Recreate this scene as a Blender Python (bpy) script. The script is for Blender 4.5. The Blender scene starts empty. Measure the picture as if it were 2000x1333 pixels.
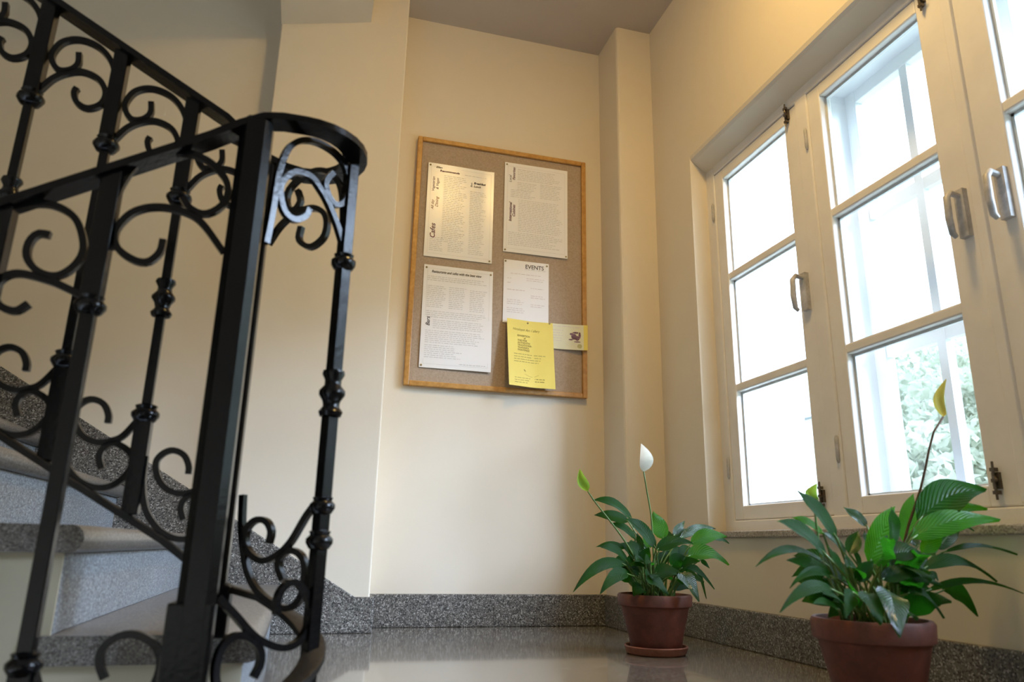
import bpy, math, random
from mathutils import Vector, Matrix

scene = bpy.context.scene
col = scene.collection
random.seed(7)

# ------------------------------------------------------------------ camera
YAW, PITCH, ROLL, FPX = 0.267202, 0.273474, 0.019915, 1434.2
cam_data = bpy.data.cameras.new('camera')
cam = bpy.data.objects.new('camera', cam_data)
col.objects.link(cam)
_f = Vector((math.sin(YAW) * math.cos(PITCH), math.cos(YAW) * math.cos(PITCH), math.sin(PITCH)))
_r = Vector((math.cos(YAW), -math.sin(YAW), 0))
_u = _r.cross(_f)
_r2 = _r * math.cos(ROLL) + _u * math.sin(ROLL)
_u2 = _u * math.cos(ROLL) - _r * math.sin(ROLL)
cam.matrix_world = Matrix(((_r2.x, _u2.x, -_f.x, 0), (_r2.y, _u2.y, -_f.y, 0), (_r2.z, _u2.z, -_f.z, 0.30), (0, 0, 0, 1)))
cam_data.sensor_width = 36
cam_data.lens = 36 * FPX / 2000
cam_data.clip_start = 0.02
cam_data.dof.use_dof = True
cam_data.dof.focus_distance = 2.95
cam_data.dof.aperture_fstop = 4.2
scene.camera = cam

# ------------------------------------------------------------------ sky, exposure
SKY = (0.64, 0.78, 1.0)
SKY_ZENITH = 8.5
world = bpy.data.worlds.new('overcast_sky')
scene.world = world
world.use_nodes = True
_wn = world.node_tree.nodes
_wl = world.node_tree.links
_bg = _wn['Background']
# standard overcast sky: three times as bright overhead as at the horizon
_tc = _wn.new('ShaderNodeTexCoord')
_sx = _wn.new('ShaderNodeSeparateXYZ')
_wl.new(_tc.outputs['Generated'], _sx.inputs[0])
_mx = _wn.new('ShaderNodeMath')
_mx.operation = 'MAXIMUM'
_mx.inputs[1].default_value = 0.0
_wl.new(_sx.outputs['Z'], _mx.inputs[0])
_ma = _wn.new('ShaderNodeMath')
_ma.operation = 'MULTIPLY_ADD'
_ma.inputs[1].default_value = SKY_ZENITH * 2 / 3
_ma.inputs[2].default_value = SKY_ZENITH / 3
_wl.new(_mx.outputs[0], _ma.inputs[0])
_wl.new(_ma.outputs[0], _bg.inputs['Strength'])
_bg.inputs['Color'].default_value = (*SKY, 1)
LAMP_STRENGTH = 92.0
scene.view_settings.view_transform = 'Standard'
scene.view_settings.look = 'None'
scene.view_settings.gamma = 1
scene.view_settings.use_curve_mapping = False
scene.view_settings.exposure = 0.35
scene.cycles.max_bounces = 14
scene.cycles.diffuse_bounces = 7
scene.cycles.glossy_bounces = 4
scene.cycles.transparent_max_bounces = 16
scene.cycles.caustics_reflective = False
scene.cycles.caustics_refractive = False

# the sun behind thin cloud: a wide, soft, cool source
_sd = bpy.data.lights.new('veiled_sun', 'SUN')
_sd.energy = 23.0
_sd.angle = math.radians(44)
_sd.color = (0.60, 0.745, 1.0)
_so = bpy.data.objects.new('veiled_sun', _sd)
_el, _az = math.radians(19), math.radians(-35)
_so.rotation_euler = (Vector((math.cos(_el) * math.cos(_az), math.cos(_el) * math.sin(_az), math.sin(_el)))).to_track_quat('Z', 'Y').to_euler()
_so.location = (6, -4, 5)
col.objects.link(_so)

# portal over the window opening: tells the renderer where the daylight comes in
_pd = bpy.data.lights.new('daylight_portal', 'AREA')
_pd.shape = 'RECTANGLE'
_pd.size, _pd.size_y = 1.44, 2.44
_pd.cycles.is_portal = True
_po = bpy.data.objects.new('daylight_portal', _pd)
_po.matrix_world = Matrix(((0, 0, 1, 1.73), (0, 1, 0, 1.21), (-1, 0, 0, 1.09), (0, 0, 0, 1)))
col.objects.link(_po)


# ------------------------------------------------------------------ materials
def new_mat(name):
    m = bpy.data.materials.new(name)
    m.use_nodes = True
    nt = m.node_tree
    return m, nt, nt.nodes['Principled BSDF']


def node(nt, typ, **kw):
    n = nt.nodes.new(typ)
    for k, v in kw.items():
        setattr(n, k, v)
    return n


def coords(nt, kind='Object', scale=1.0):
    tc = node(nt, 'ShaderNodeTexCoord')
    mp = node(nt, 'ShaderNodeMapping')
    mp.inputs['Scale'].default_value = (scale,) * 3 if not isinstance(scale, tuple) else scale
    nt.links.new(tc.outputs[kind], mp.inputs['Vector'])
    return mp.outputs['Vector']


def ramp(nt, fac, stops):
    r = node(nt, 'ShaderNodeValToRGB')
    e = r.color_ramp.elements
    while len(e) < len(stops):
        e.new(0.5)
    for el, (p, c) in zip(e, stops):
        el.position = p
        el.color = (*c, 1)
    nt.links.new(fac, r.inputs['Fac'])
    return r.outputs['Color']


def noise(nt, vec, scale, detail=2, rough=0.5):
    n = node(nt, 'ShaderNodeTexNoise')
    n.inputs['Scale'].default_value = scale
    n.inputs['Detail'].default_value = detail
    n.inputs['Roughness'].default_value = rough
    nt.links.new(vec, n.inputs['Vector'])
    return n.outputs['Fac']


def bump(nt, bsdf, height, strength, dist=0.01):
    b = node(nt, 'ShaderNodeBump')
    b.inputs['Strength'].default_value = strength
    b.inputs['Distance'].default_value = dist
    nt.links.new(height, b.inputs['Height'])
    nt.links.new(b.outputs['Normal'], bsdf.inputs['Normal'])


def plain(name, rgb, rough=0.6, spec=0.5, var=0.12, vscale=9.0, metal=0.0, bstr=0.0, bscale=60.0, coat=0.0):
    m, nt, b = new_mat(name)
    v = coords(nt)
    n = noise(nt, v, vscale, 4, 0.6)
    lo = tuple(c * (1 - var) for c in rgb)
    hi = tuple(min(1, c * (1 + var)) for c in rgb)
    nt.links.new(ramp(nt, n, [(0.3, lo), (0.7, hi)]), b.inputs['Base Color'])
    b.inputs['Roughness'].default_value = rough
    b.inputs['Specular IOR Level'].default_value = spec
    b.inputs['Metallic'].default_value = metal
    b.inputs['Coat Weight'].default_value = coat
    b.inputs['Coat Roughness'].default_value = 0.12
    if bstr:
        bump(nt, b, noise(nt, v, bscale, 3), bstr, 0.004)
    return m


def speckle(name, base, dark, light, scale, rough, spec=0.5, coat=0.0, bstr=0.0):
    m, nt, b = new_mat(name)
    v = coords(nt)
    vo = node(nt, 'ShaderNodeTexVoronoi')
    vo.inputs['Scale'].default_value = scale
    nt.links.new(v, vo.inputs['Vector'])
    sep = node(nt, 'ShaderNodeSeparateColor')
    nt.links.new(vo.outputs['Color'], sep.inputs['Color'])
    c = ramp(nt, sep.outputs['Red'], [(0.0, dark), (0.30, tuple(0.45 * a + 0.55 * d for a, d in zip(base, dark))), (0.48, base), (0.78, base), (1.0, light)])
    big = noise(nt, v, 3.0, 3)
    mix = node(nt, 'ShaderNodeMix', data_type='RGBA', blend_type='MULTIPLY')
    mix.inputs[0].default_value = 0.35
    nt.links.new(c, mix.inputs[6])
    nt.links.new(ramp(nt, big, [(0.35, (0.72, 0.72, 0.72)), (0.65, (1, 1, 1))]), mix.inputs[7])
    nt.links.new(mix.outputs[2], b.inputs['Base Color'])
    b.inputs['Roughness'].default_value = rough
    b.inputs['Specular IOR Level'].default_value = spec
    b.inputs['Coat Weight'].default_value = coat
    b.inputs['Coat Roughness'].default_value = 0.06
    if bstr:
        bump(nt, b, sep.outputs['Green'], bstr, 0.001)
    return m


M = {}
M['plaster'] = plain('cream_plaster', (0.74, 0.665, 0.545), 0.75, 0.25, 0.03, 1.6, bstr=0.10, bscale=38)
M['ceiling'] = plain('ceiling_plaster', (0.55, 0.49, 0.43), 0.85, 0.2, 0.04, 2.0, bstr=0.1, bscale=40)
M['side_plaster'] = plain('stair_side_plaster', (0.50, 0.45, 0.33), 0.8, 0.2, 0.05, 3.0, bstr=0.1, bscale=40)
M['floor'] = speckle('polished_terrazzo', (0.20, 0.185, 0.165), (0.05, 0.045, 0.04), (0.44, 0.41, 0.37), 235, 0.24, 0.5, 0.85)
M['granite'] = speckle('grey_granite', (0.17, 0.16, 0.145), (0.025, 0.025, 0.025), (0.50, 0.48, 0.45), 270, 0.42, 0.4)
M['riser'] = speckle('sky_tinted_granite', (0.255, 0.275, 0.30), (0.09, 0.10, 0.115), (0.45, 0.48, 0.52), 380, 0.5, 0.4)  # the bluish sky light on the risers is put into the stone colour
M['tread'] = speckle('worn_granite', (0.16, 0.145, 0.13), (0.05, 0.042, 0.036), (0.31, 0.29, 0.27), 420, 0.34, 0.5, 0.2)
M['iron'] = plain('black_painted_iron', (0.003, 0.003, 0.0035), 0.22, 0.30, 0.25, 30, bstr=0.10, bscale=120)
M['iron_rail'] = plain('worn_black_rail', (0.014, 0.012, 0.010), 0.5, 0.3, 0.4, 25, bstr=0.2, bscale=90)
M['win_paint'] = plain('ivory_window_paint', (0.78, 0.755, 0.73), 0.42, 0.45, 0.05, 6, bstr=0.08, bscale=50)
M['win_out'] = plain('white_outer_paint', (0.78, 0.80, 0.82), 0.5, 0.4, 0.04, 6)
M['hardware'] = plain('painted_hardware', (0.46, 0.45, 0.45), 0.4, 0.5, 0.25, 40)
M['brass_dark'] = plain('tarnished_metal', (0.12, 0.10, 0.08), 0.45, 0.5, 0.4, 60, metal=0.6)
M['sill'] = speckle('sill_stone', (0.42, 0.38, 0.34), (0.22, 0.20, 0.18), (0.6, 0.56, 0.52), 240, 0.5, 0.4)
M['oak'] = None
M['linen'] = None
M['paper'] = plain('white_paper', (0.88, 0.87, 0.87), 0.55, 0.3, 0.02, 4)
M['laminate'] = plain('glossy_white_paper', (0.86, 0.85, 0.84), 0.26, 0.5, 0.02, 4)
M['yellow'] = plain('yellow_paper', (0.83, 0.68, 0.16), 0.6, 0.3, 0.05, 5)
M['ticket'] = plain('pale_ticket_paper', (0.78, 0.76, 0.55), 0.6, 0.3, 0.04, 12)
M['ink'] = plain('dark_ink', (0.06, 0.05, 0.055), 0.6, 0.3, 0.1, 40)
M['ink_plum'] = plain('plum_ink', (0.14, 0.035, 0.06), 0.6, 0.3, 0.2, 40)
M['ink_red'] = plain('rust_ink', (0.34, 0.13, 0.07), 0.6, 0.3, 0.2, 40)
M['ink_grey'] = plain('fine_print_ink', (0.60, 0.59, 0.585), 0.6, 0.3, 0.1, 60)
M['ink_pink'] = plain('faded_ink', (0.66, 0.58, 0.57), 0.6, 0.3, 0.1, 60)
M['ink_olive'] = plain('olive_ink', (0.28, 0.22, 0.05), 0.6, 0.3, 0.2, 40)
M['pin'] = plain('brass_pin', (0.35, 0.27, 0.13), 0.35, 0.5, 0.2, 50, metal=0.7)
M['soil'] = plain('dark_soil', (0.035, 0.025, 0.018), 0.95, 0.1, 0.6, 60, bstr=0.8, bscale=70)
M['petiole'] = plain('green_stalk', (0.11, 0.19, 0.045), 0.4, 0.5, 0.2, 20)
M['brown_stalk'] = plain('withered_stalk', (0.10, 0.055, 0.03), 0.6, 0.3, 0.4, 60)
M['spadix'] = plain('cream_spadix', (0.62, 0.62, 0.40), 0.6, 0.3, 0.2, 90)
M['bark'] = plain('grey_bark', (0.16, 0.14, 0.12), 0.9, 0.2, 0.3, 6, bstr=0.5, bscale=12)
M['grass'] = plain('hill_grass', (0.42, 0.45, 0.36), 0.9, 0.1, 0.4, 0.6)  # grass paled the same way, haze and glare in its colour
M['house'] = plain('white_render', (0.80, 0.80, 0.79), 0.8, 0.2, 0.04, 0.8)
M['roof'] = plain('slate_roof', (0.25, 0.27, 0.30), 0.7, 0.3, 0.2, 2)
M['added_dark_door'] = plain('added_door_brown', (0.055, 0.032, 0.020), 0.45, 0.4, 0.3, 4)  # dark brown of the added door, out of view
M['lamp_base'] = plain('lamp_metal', (0.55, 0.5, 0.4), 0.35, 0.5, 0.1, 20, metal=0.8)


def wood():
    m, nt, b = new_mat('honey_oak')
    v = coords(nt, 'Object', (60, 60, 60))
    n = noise(nt, coords(nt, 'Object', (22, 22, 22)), 2.2, 6, 0.65)
    nt.links.new(ramp(nt, n, [(0.3, (0.40, 0.19, 0.04)), (0.7, (0.60, 0.32, 0.085))]), b.inputs['Base Color'])
    b.inputs['Roughness'].default_value = 0.38
    bump(nt, b, noise(nt, v, 3, 3), 0.1, 0.002)
    return m


def linen():
    m, nt, b = new_mat('tan_linen')
    v = coords(nt, 'Object', 1.0)
    w1 = node(nt, 'ShaderNodeTexWave', bands_direction='X')
    w1.inputs['Scale'].default_value = 160
    w1.inputs['Distortion'].default_value = 1.5
    w2 = node(nt, 'ShaderNodeTexWave', bands_direction='Z')
    w2.inputs['Scale'].default_value = 160
    w2.inputs['Distortion'].default_value = 1.5
    nt.links.new(v, w1.inputs['Vector'])
    nt.links.new(v, w2.inputs['Vector'])
    ad = node(nt, 'ShaderNodeMath', operation='ADD')
    nt.links.new(w1.outputs['Fac'], ad.inputs[0])
    nt.links.new(w2.outputs['Fac'], ad.inputs[1])
    n = noise(nt, v, 180, 3)
    ad2 = node(nt, 'ShaderNodeMath', operation='MULTIPLY_ADD')
    ad2.inputs[1].default_value = 0.25
    nt.links.new(ad.outputs[0], ad2.inputs[0])
    nt.links.new(n, ad2.inputs[2])
    nt.links.new(ramp(nt, ad2.outputs[0], [(0.35, (0.35, 0.26, 0.185)), (1.0, (0.50, 0.395, 0.30))]), b.inputs['Base Color'])
    b.inputs['Roughness'].default_value = 0.9
    b.inputs['Specular IOR Level'].default_value = 0.15
    bump(nt, b, ad.outputs[0], 0.25, 0.001)
    return m


def terracotta(name, a, bcol):
    m, nt, b = new_mat(name)
    v = coords(nt)
    n = noise(nt, v, 16, 6, 0.7)
    c1 = ramp(nt, n, [(0.3, a), (0.62, bcol), (0.9, tuple(min(1, x * 1.7 + 0.03) for x in bcol))])
    mix = node(nt, 'ShaderNodeMix', data_type='RGBA')
    st = noise(nt, coords(nt, 'Object', (1, 1, 2.5)), 22, 5, 0.7)
    nt.links.new(ramp(nt, st, [(0.60, (0, 0, 0)), (0.72, (0.55, 0.55, 0.55))]), mix.inputs[0])
    nt.links.new(c1, mix.inputs[6])
    mix.inputs[7].default_value = (0.04, 0.025, 0.02, 1)
    nt.links.new(mix.outputs[2], b.inputs['Base Color'])
    b.inputs['Roughness'].default_value = 0.62
    bump(nt, b, n, 0.3, 0.003)
    return m


def glass_mat(name, rough=0.0):
    m, nt, b = new_mat(name)
    nt.nodes.remove(b)
    out = nt.nodes['Material Output']
    tr = node(nt, 'ShaderNodeBsdfTransparent')
    tr.inputs['Color'].default_value = (0.95, 0.96, 0.955, 1)
    gl = node(nt, 'ShaderNodeBsdfGlossy')
    n = noise(nt, coords(nt), 7, 3)
    nt.links.new(ramp(nt, n, [(0.3, (0.01, 0.01, 0.01)), (0.7, (0.03, 0.03, 0.03))]), gl.inputs['Roughness'])
    lw = node(nt, 'ShaderNodeLayerWeight')
    lw.inputs['Blend'].default_value = 0.5
    pw = node(nt, 'ShaderNodeMath', operation='POWER')
    pw.inputs[1].default_value = 5.0
    nt.links.new(lw.outputs['Facing'], pw.inputs[0])
    fr = node(nt, 'ShaderNodeMath', operation='MULTIPLY_ADD')
    fr.inputs[1].default_value = 0.90
    fr.inputs[2].default_value = 0.03
    nt.links.new(pw.outputs[0], fr.inputs[0])
    mx = node(nt, 'ShaderNodeMixShader')
    nt.links.new(fr.outputs[0], mx.inputs['Fac'])
    nt.links.new(tr.outputs[0], mx.inputs[1])
    nt.links.new(gl.outputs[0], mx.inputs[2])
    nt.links.new(mx.outputs[0], out.inputs['Surface'])
    return m


def leaf_mat(name, dark, light, trans, vein=True, rough=0.30, tw=0.35, spec=0.22):
    """blade: veins run off the midrib in the leaf's own UV space; thin, so it also transmits light"""
    m, nt, b = new_mat(name)
    out = nt.nodes['Material Output']
    tc = node(nt, 'ShaderNodeTexCoord')
    sep = node(nt, 'ShaderNodeSeparateXYZ')
    nt.links.new(tc.outputs['UV'], sep.inputs[0])
    ab = node(nt, 'ShaderNodeMath', operation='ABSOLUTE')
    nt.links.new(sep.outputs['X'], ab.inputs[0])
    ma = node(nt, 'ShaderNodeMath', operation='MULTIPLY_ADD')
    ma.inputs[1].default_value = -0.30
    nt.links.new(ab.outputs[0], ma.inputs[0])
    nt.links.new(sep.outputs['Y'], ma.inputs[2])
    sc = node(nt, 'ShaderNodeMath', operation='MULTIPLY')
    sc.inputs[1].default_value = 85.0
    nt.links.new(ma.outputs[0], sc.inputs[0])
    si = node(nt, 'ShaderNodeMath', operation='SINE')
    nt.links.new(sc.outputs[0], si.inputs[0])
    rg = node(nt, 'ShaderNodeMapRange')
    rg.inputs['From Min'].default_value = -1
    nt.links.new(si.outputs[0], rg.inputs['Value'])
    n = noise(nt, coords(nt), 30, 3)
    mixf = node(nt, 'ShaderNodeMath', operation='MULTIPLY_ADD')
    mixf.inputs[1].default_value = 0.28 if vein else 0.05
    nt.links.new(rg.outputs[0], mixf.inputs[0])
    nt.links.new(n, mixf.inputs[2])
    c = ramp(nt, mixf.outputs[0], [(0.35, dark), (0.95, light)])
    nt.links.new(c, b.inputs['Base Color'])
    b.inputs['Roughness'].default_value = rough
    b.inputs['Specular IOR Level'].default_value = spec
    if vein:
        bump(nt, b, rg.outputs[0], 0.5, 0.003)
    tl = node(nt, 'ShaderNodeBsdfTranslucent')
    tl.inputs['Color'].default_value = (*trans, 1)
    mx = node(nt, 'ShaderNodeMixShader')
    mx.inputs[0].default_value = tw
    nt.links.new(b.outputs[0], mx.inputs[1])
    nt.links.new(tl.outputs[0], mx.inputs[2])
    nt.links.new(mx.outputs[0], out.inputs['Surface'])
    return m


def emit_mat(name, rgb, strength):
    m, nt, b = new_mat(name)
    b.inputs['Base Color'].default_value = (0.9, 0.85, 0.75, 1)
    b.inputs['Emission Color'].default_value = (*rgb, 1)
    b.inputs['Emission Strength'].default_value = strength
    return m


M['oak'] = wood()
M['linen'] = linen()
M['terra'] = terracotta('weathered_terracotta', (0.085, 0.021, 0.012), (0.175, 0.048, 0.027))
M['terra_dish'] = terracotta('terracotta_dish', (0.22, 0.075, 0.045), (0.33, 0.125, 0.08))
M['glass'] = glass_mat('window_glass')
M['leaf'] = leaf_mat('dark_lily_leaf', (0.005, 0.026, 0.004), (0.014, 0.060, 0.008), (0.04, 0.30, 0.01), rough=0.42)
M['leaf_shiny'] = leaf_mat('glossy_lily_leaf', (0.006, 0.030, 0.006), (0.020, 0.070, 0.014), (0.05, 0.30, 0.01), rough=0.22, tw=0.25, spec=0.9)
M['leaf_bright'] = leaf_mat('bright_lily_leaf', (0.02, 0.12, 0.006), (0.05, 0.21, 0.01), (0.13, 0.55, 0.015), rough=0.34, tw=0.45)  # same blade in a brighter green, for chosen leaves
M['spathe'] = leaf_mat('white_spathe', (0.78, 0.79, 0.70), (0.88, 0.88, 0.84), (0.85, 0.86, 0.78), False, 0.5, 0.4)
M['spathe_green'] = leaf_mat('green_spathe', (0.17, 0.34, 0.03), (0.30, 0.46, 0.06), (0.42, 0.62, 0.08), False, 0.5, 0.4)
M['spathe_old'] = leaf_mat('yellowed_spathe', (0.38, 0.30, 0.05), (0.52, 0.46, 0.10), (0.62, 0.52, 0.10), False, 0.6, 0.4)
M['foliage'] = leaf_mat('tree_foliage', (0.32, 0.35, 0.27), (0.50, 0.53, 0.44), (0.46, 0.50, 0.38), False, 0.7, 0.35)  # paled: outdoor haze and glare are put into the leaf colour
M['lamp'] = emit_mat('warm_lamp_glass', (1.0, 0.65, 0.21), LAMP_STRENGTH)


# ------------------------------------------------------------------ mesh helpers
class MB:
    def __init__(self):
        self.v, self.f, self.uv = [], [], {}

    def box(self, x0, x1, y0, y1, z0, z1):
        n = len(self.v)
        self.v += [(x, y, z) for z in (z0, z1) for y in (y0, y1) for x in (x0, x1)]
        for q in ((0, 2, 3, 1), (4, 5, 7, 6), (0, 1, 5, 4), (2, 6, 7, 3), (0, 4, 6, 2), (1, 3, 7, 5)):
            self.f.append(tuple(n + i for i in q))
        return self

    def prism(self, poly, lo, hi, axis):
        """extrude a polygon of 2-D points along an axis: axis 'y' takes (x,z), 'x' takes (y,z), 'z' takes (x,y)"""
        n, k = len(self.v), len(poly)
        for t in (lo, hi):
            for a, b in poly:
                self.v.append((a, t, b) if axis == 'y' else (t, a, b) if axis == 'x' else (a, b, t))
        self.f.append(tuple(range(n, n + k)))
        self.f.append(tuple(range(n + 2 * k - 1, n + k - 1, -1)))
        for i in range(k):
            j = (i + 1) % k
            self.f.append((n + i, n + k + i, n + k + j, n + j))
        return self

    def rings(self, rings, cap=True, closed=True):
        n, k = len(self.v), len(rings[0])
        for r in rings:
            self.v += [tuple(p) for p in r]
        for a in range(len(rings) - 1):
            for i in range(k if closed else k - 1):
                j = (i + 1) % k
                self.f.append((n + a * k + i, n + a * k + j, n + (a + 1) * k + j, n + (a + 1) * k + i))
        if cap:
            self.f.append(tuple(n + i for i in range(k - 1, -1, -1)))
            self.f.append(tuple(n + (len(rings) - 1) * k + i for i in range(k)))
        return self

    def lathe(self, prof, x, y, seg=8, rot=0.0, sx=1, sy=1, cap=True):
        return self.rings([[(x + sx * r * math.cos(rot + 2 * math.pi * i / seg), y + sy * r * math.sin(rot + 2 * math.pi * i / seg), z)
                            for i in range(seg)] for r, z in prof], cap)

    def tube(self, pts, rad, seg=7):
        pts = [Vector(p) for p in pts]
        rs = rad if isinstance(rad, (list, tuple)) else [rad] * len(pts)
        out = []
        for i, p in enumerate(pts):
            t = (pts[min(i + 1, len(pts) - 1)] - pts[max(i - 1, 0)]).normalized()
            a = t.cross(Vector((0.31, -0.9, 0.27))).normalized()
            b = t.cross(a)
            out.append([p + (a * math.cos(2 * math.pi * k / seg) + b * math.sin(2 * math.pi * k / seg)) * rs[i] for k in range(seg)])
        return self.rings(out)

    def build(self, name, mat, parent=None, smooth=False, bevel=0.0, seg=2):
        off = world_off(parent)
        me = bpy.data.meshes.new(name)
        me.from_pydata([tuple(a - b for a, b in zip(p, off)) for p in self.v], [], self.f)
        import bmesh
        bm = bmesh.new()
        bm.from_mesh(me)
        bmesh.ops.recalc_face_normals(bm, faces=bm.faces)
        bm.to_mesh(me)
        bm.free()
        if smooth:
            me.shade_smooth() if smooth is True else me.set_sharp_from_angle(angle=smooth)
            if smooth is not True:
                me.shade_smooth()
                me.set_sharp_from_angle(angle=smooth)
        me.materials.append(M[mat] if isinstance(mat, str) else mat)
        o = bpy.data.objects.new(name, me)
        col.objects.link(o)
        if parent:
            o.parent = parent
        if bevel:
            md = o.modifiers.new('bevel', 'BEVEL')
            md.width, md.segments, md.limit_method, md.angle_limit = bevel, seg, 'ANGLE', 0.7
            md.harden_normals = False
        return o


def world_off(o):
    p = Vector((0, 0, 0))
    while o:
        p = p + o.location
        o = o.parent
    return p


def box(name, mat, parent, *b, bevel=0.0):
    return MB().box(*b).build(name, mat, parent, bevel=bevel)


def tag(o, label=None, cat=None, group=None, kind=None):
    for k, v in (('label', label), ('category', cat), ('group', group), ('kind', kind)):
        if v:
            o[k] = v
    return o


def thing(name, loc, label=None, cat=None, group=None, kind=None):
    o = bpy.data.objects.new(name, None)
    o.location = loc
    o.empty_display_size = 0.05
    col.objects.link(o)
    return tag(o, label, cat, group, kind)


def copy_tree(o, parent, delta=(0, 0, 0)):
    c = o.copy()
    col.objects.link(c)
    c.parent = parent
    c.location = o.location + Vector(delta)
    for ch in list(o.children):
        copy_tree(ch, c)
    return c


def smooth_path(pts, n):
    """Catmull-Rom through the points, resampled evenly"""
    P = [Vector(p) for p in pts]
    P = [P[0] * 2 - P[1]] + P + [P[-1] * 2 - P[-2]]
    fine = []
    for i in range(1, len(P) - 2):
        for k in range(12):
            t = k / 12
            a, b, c, d = P[i - 1], P[i], P[i + 1], P[i + 2]
            fine.append(0.5 * ((2 * b) + (c - a) * t + (2 * a - 5 * b + 4 * c - d) * t * t + (3 * b - a - 3 * c + d) * t ** 3))
    fine.append(P[-2])
    L = [0]
    for a, b in zip(fine, fine[1:]):
        L.append(L[-1] + (b - a).length)
    out, j = [], 0
    for k in range(n):
        s = L[-1] * k / (n - 1)
        while j < len(L) - 2 and L[j + 1] < s:
            j += 1
        t = (s - L[j]) / max(1e-9, L[j + 1] - L[j])
        out.append(fine[j].lerp(fine[j + 1], t))
    return out
LEAVES_CORNER = [
    (1.013, 2.21, 0.39, 0.891, 2.24, 0.447, 0.042, 0.03),
    (0.991, 2.19, 0.383, 0.884, 2.21, 0.402, 0.036, 0.01),
    (1.053, 2.13, 0.303, 0.959, 2.14, 0.389, 0.044, 0.02),
    (1.015, 2.19, 0.33, 0.941, 2.22, 0.378, 0.035, 0.015),
    (1.095, 2.16, 0.332, 1.078, 2.19, 0.419, 0.052, 0),
    (1.146, 2.19, 0.344, 1.215, 2.24, 0.394, 0.025, 0),
    (1.135, 2.19, 0.33, 1.23, 2.21, 0.364, 0.027, 0.015),
    (1.163, 2.18, 0.336, 1.316, 2.22, 0.37, 0.03, 0.02),
    (1.17, 2.13, 0.317, 1.313, 2.15, 0.345, 0.046, 0.02),
    (1.148, 2.11, 0.281, 1.28, 2.1, 0.257, 0.056, 0.03),
    (1.038, 2.1, 0.298, 1.151, 2.08, 0.32, 0.04, 0.02),
    (0.966, 2.16, 0.302, 0.876, 2.18, 0.304, 0.024, 0.01),
    (0.972, 2.13, 0.327, 0.979, 2.11, 0.263, 0.034, 0.01),
    (0.953, 2.12, 0.262, 0.863, 2.11, 0.302, 0.04, 0.02),
    (0.938, 2.1, 0.254, 0.757, 2.06, 0.18, 0.037, 0.05),
    (0.938, 2.08, 0.229, 0.828, 2.03, 0.177, 0.04, 0.03),
    (1.008, 2.11, 0.25, 0.94, 2.1, 0.252, 0.017, 0.01),
    (0.981, 2.06, 0.222, 1.034, 2.02, 0.178, 0.053, 0.01),
    (1.091, 2.06, 0.236, 1.118, 2, 0.158, 0.049, 0.02),
    (1.116, 2.1, 0.246, 1.204, 2.06, 0.189, 0.03, 0.035),
    (1.179, 2.14, 0.256, 1.211, 2.12, 0.159, 0.024, 0.03),
    (1.203, 2.13, 0.273, 1.227, 2.12, 0.248, 0.015, 0),
    (1.02, 2.08, 0.232, 1.094, 2.06, 0.231, 0.044, 0.01),
    (1.046, 2.16, 0.303, 1.042, 2.18, 0.361, 0.034, 0),
    (1.009, 2.14, 0.294, 0.995, 2.14, 0.349, 0.025, 0),
    (1.112, 2.2, 0.273, 1.205, 2.25, 0.308, 0.042, 0.01),
    (1.061, 2.21, 0.295, 1.022, 2.25, 0.305, 0.035, 0.01),
    (1.076, 2.18, 0.257, 1.139, 2.2, 0.296, 0.041, 0),
    (1.146, 2.21, 0.33, 1.13, 2.26, 0.362, 0.036, 0),
    (1.175, 2.22, 0.279, 1.275, 2.28, 0.297, 0.037, 0.02),
    (1.008, 2.14, 0.262, 1.029, 2.13, 0.306, 0.039, 0),
    (1.28, 2.19, 0.339, 1.355, 2.21, 0.324, 0.027, 0.01),
    (1.091, 2.11, 0.253, 1.131, 2.09, 0.281, 0.042, 0.01),
    (1.011, 2.16, 0.273, 0.967, 2.16, 0.321, 0.034, 0.01),
]
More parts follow.
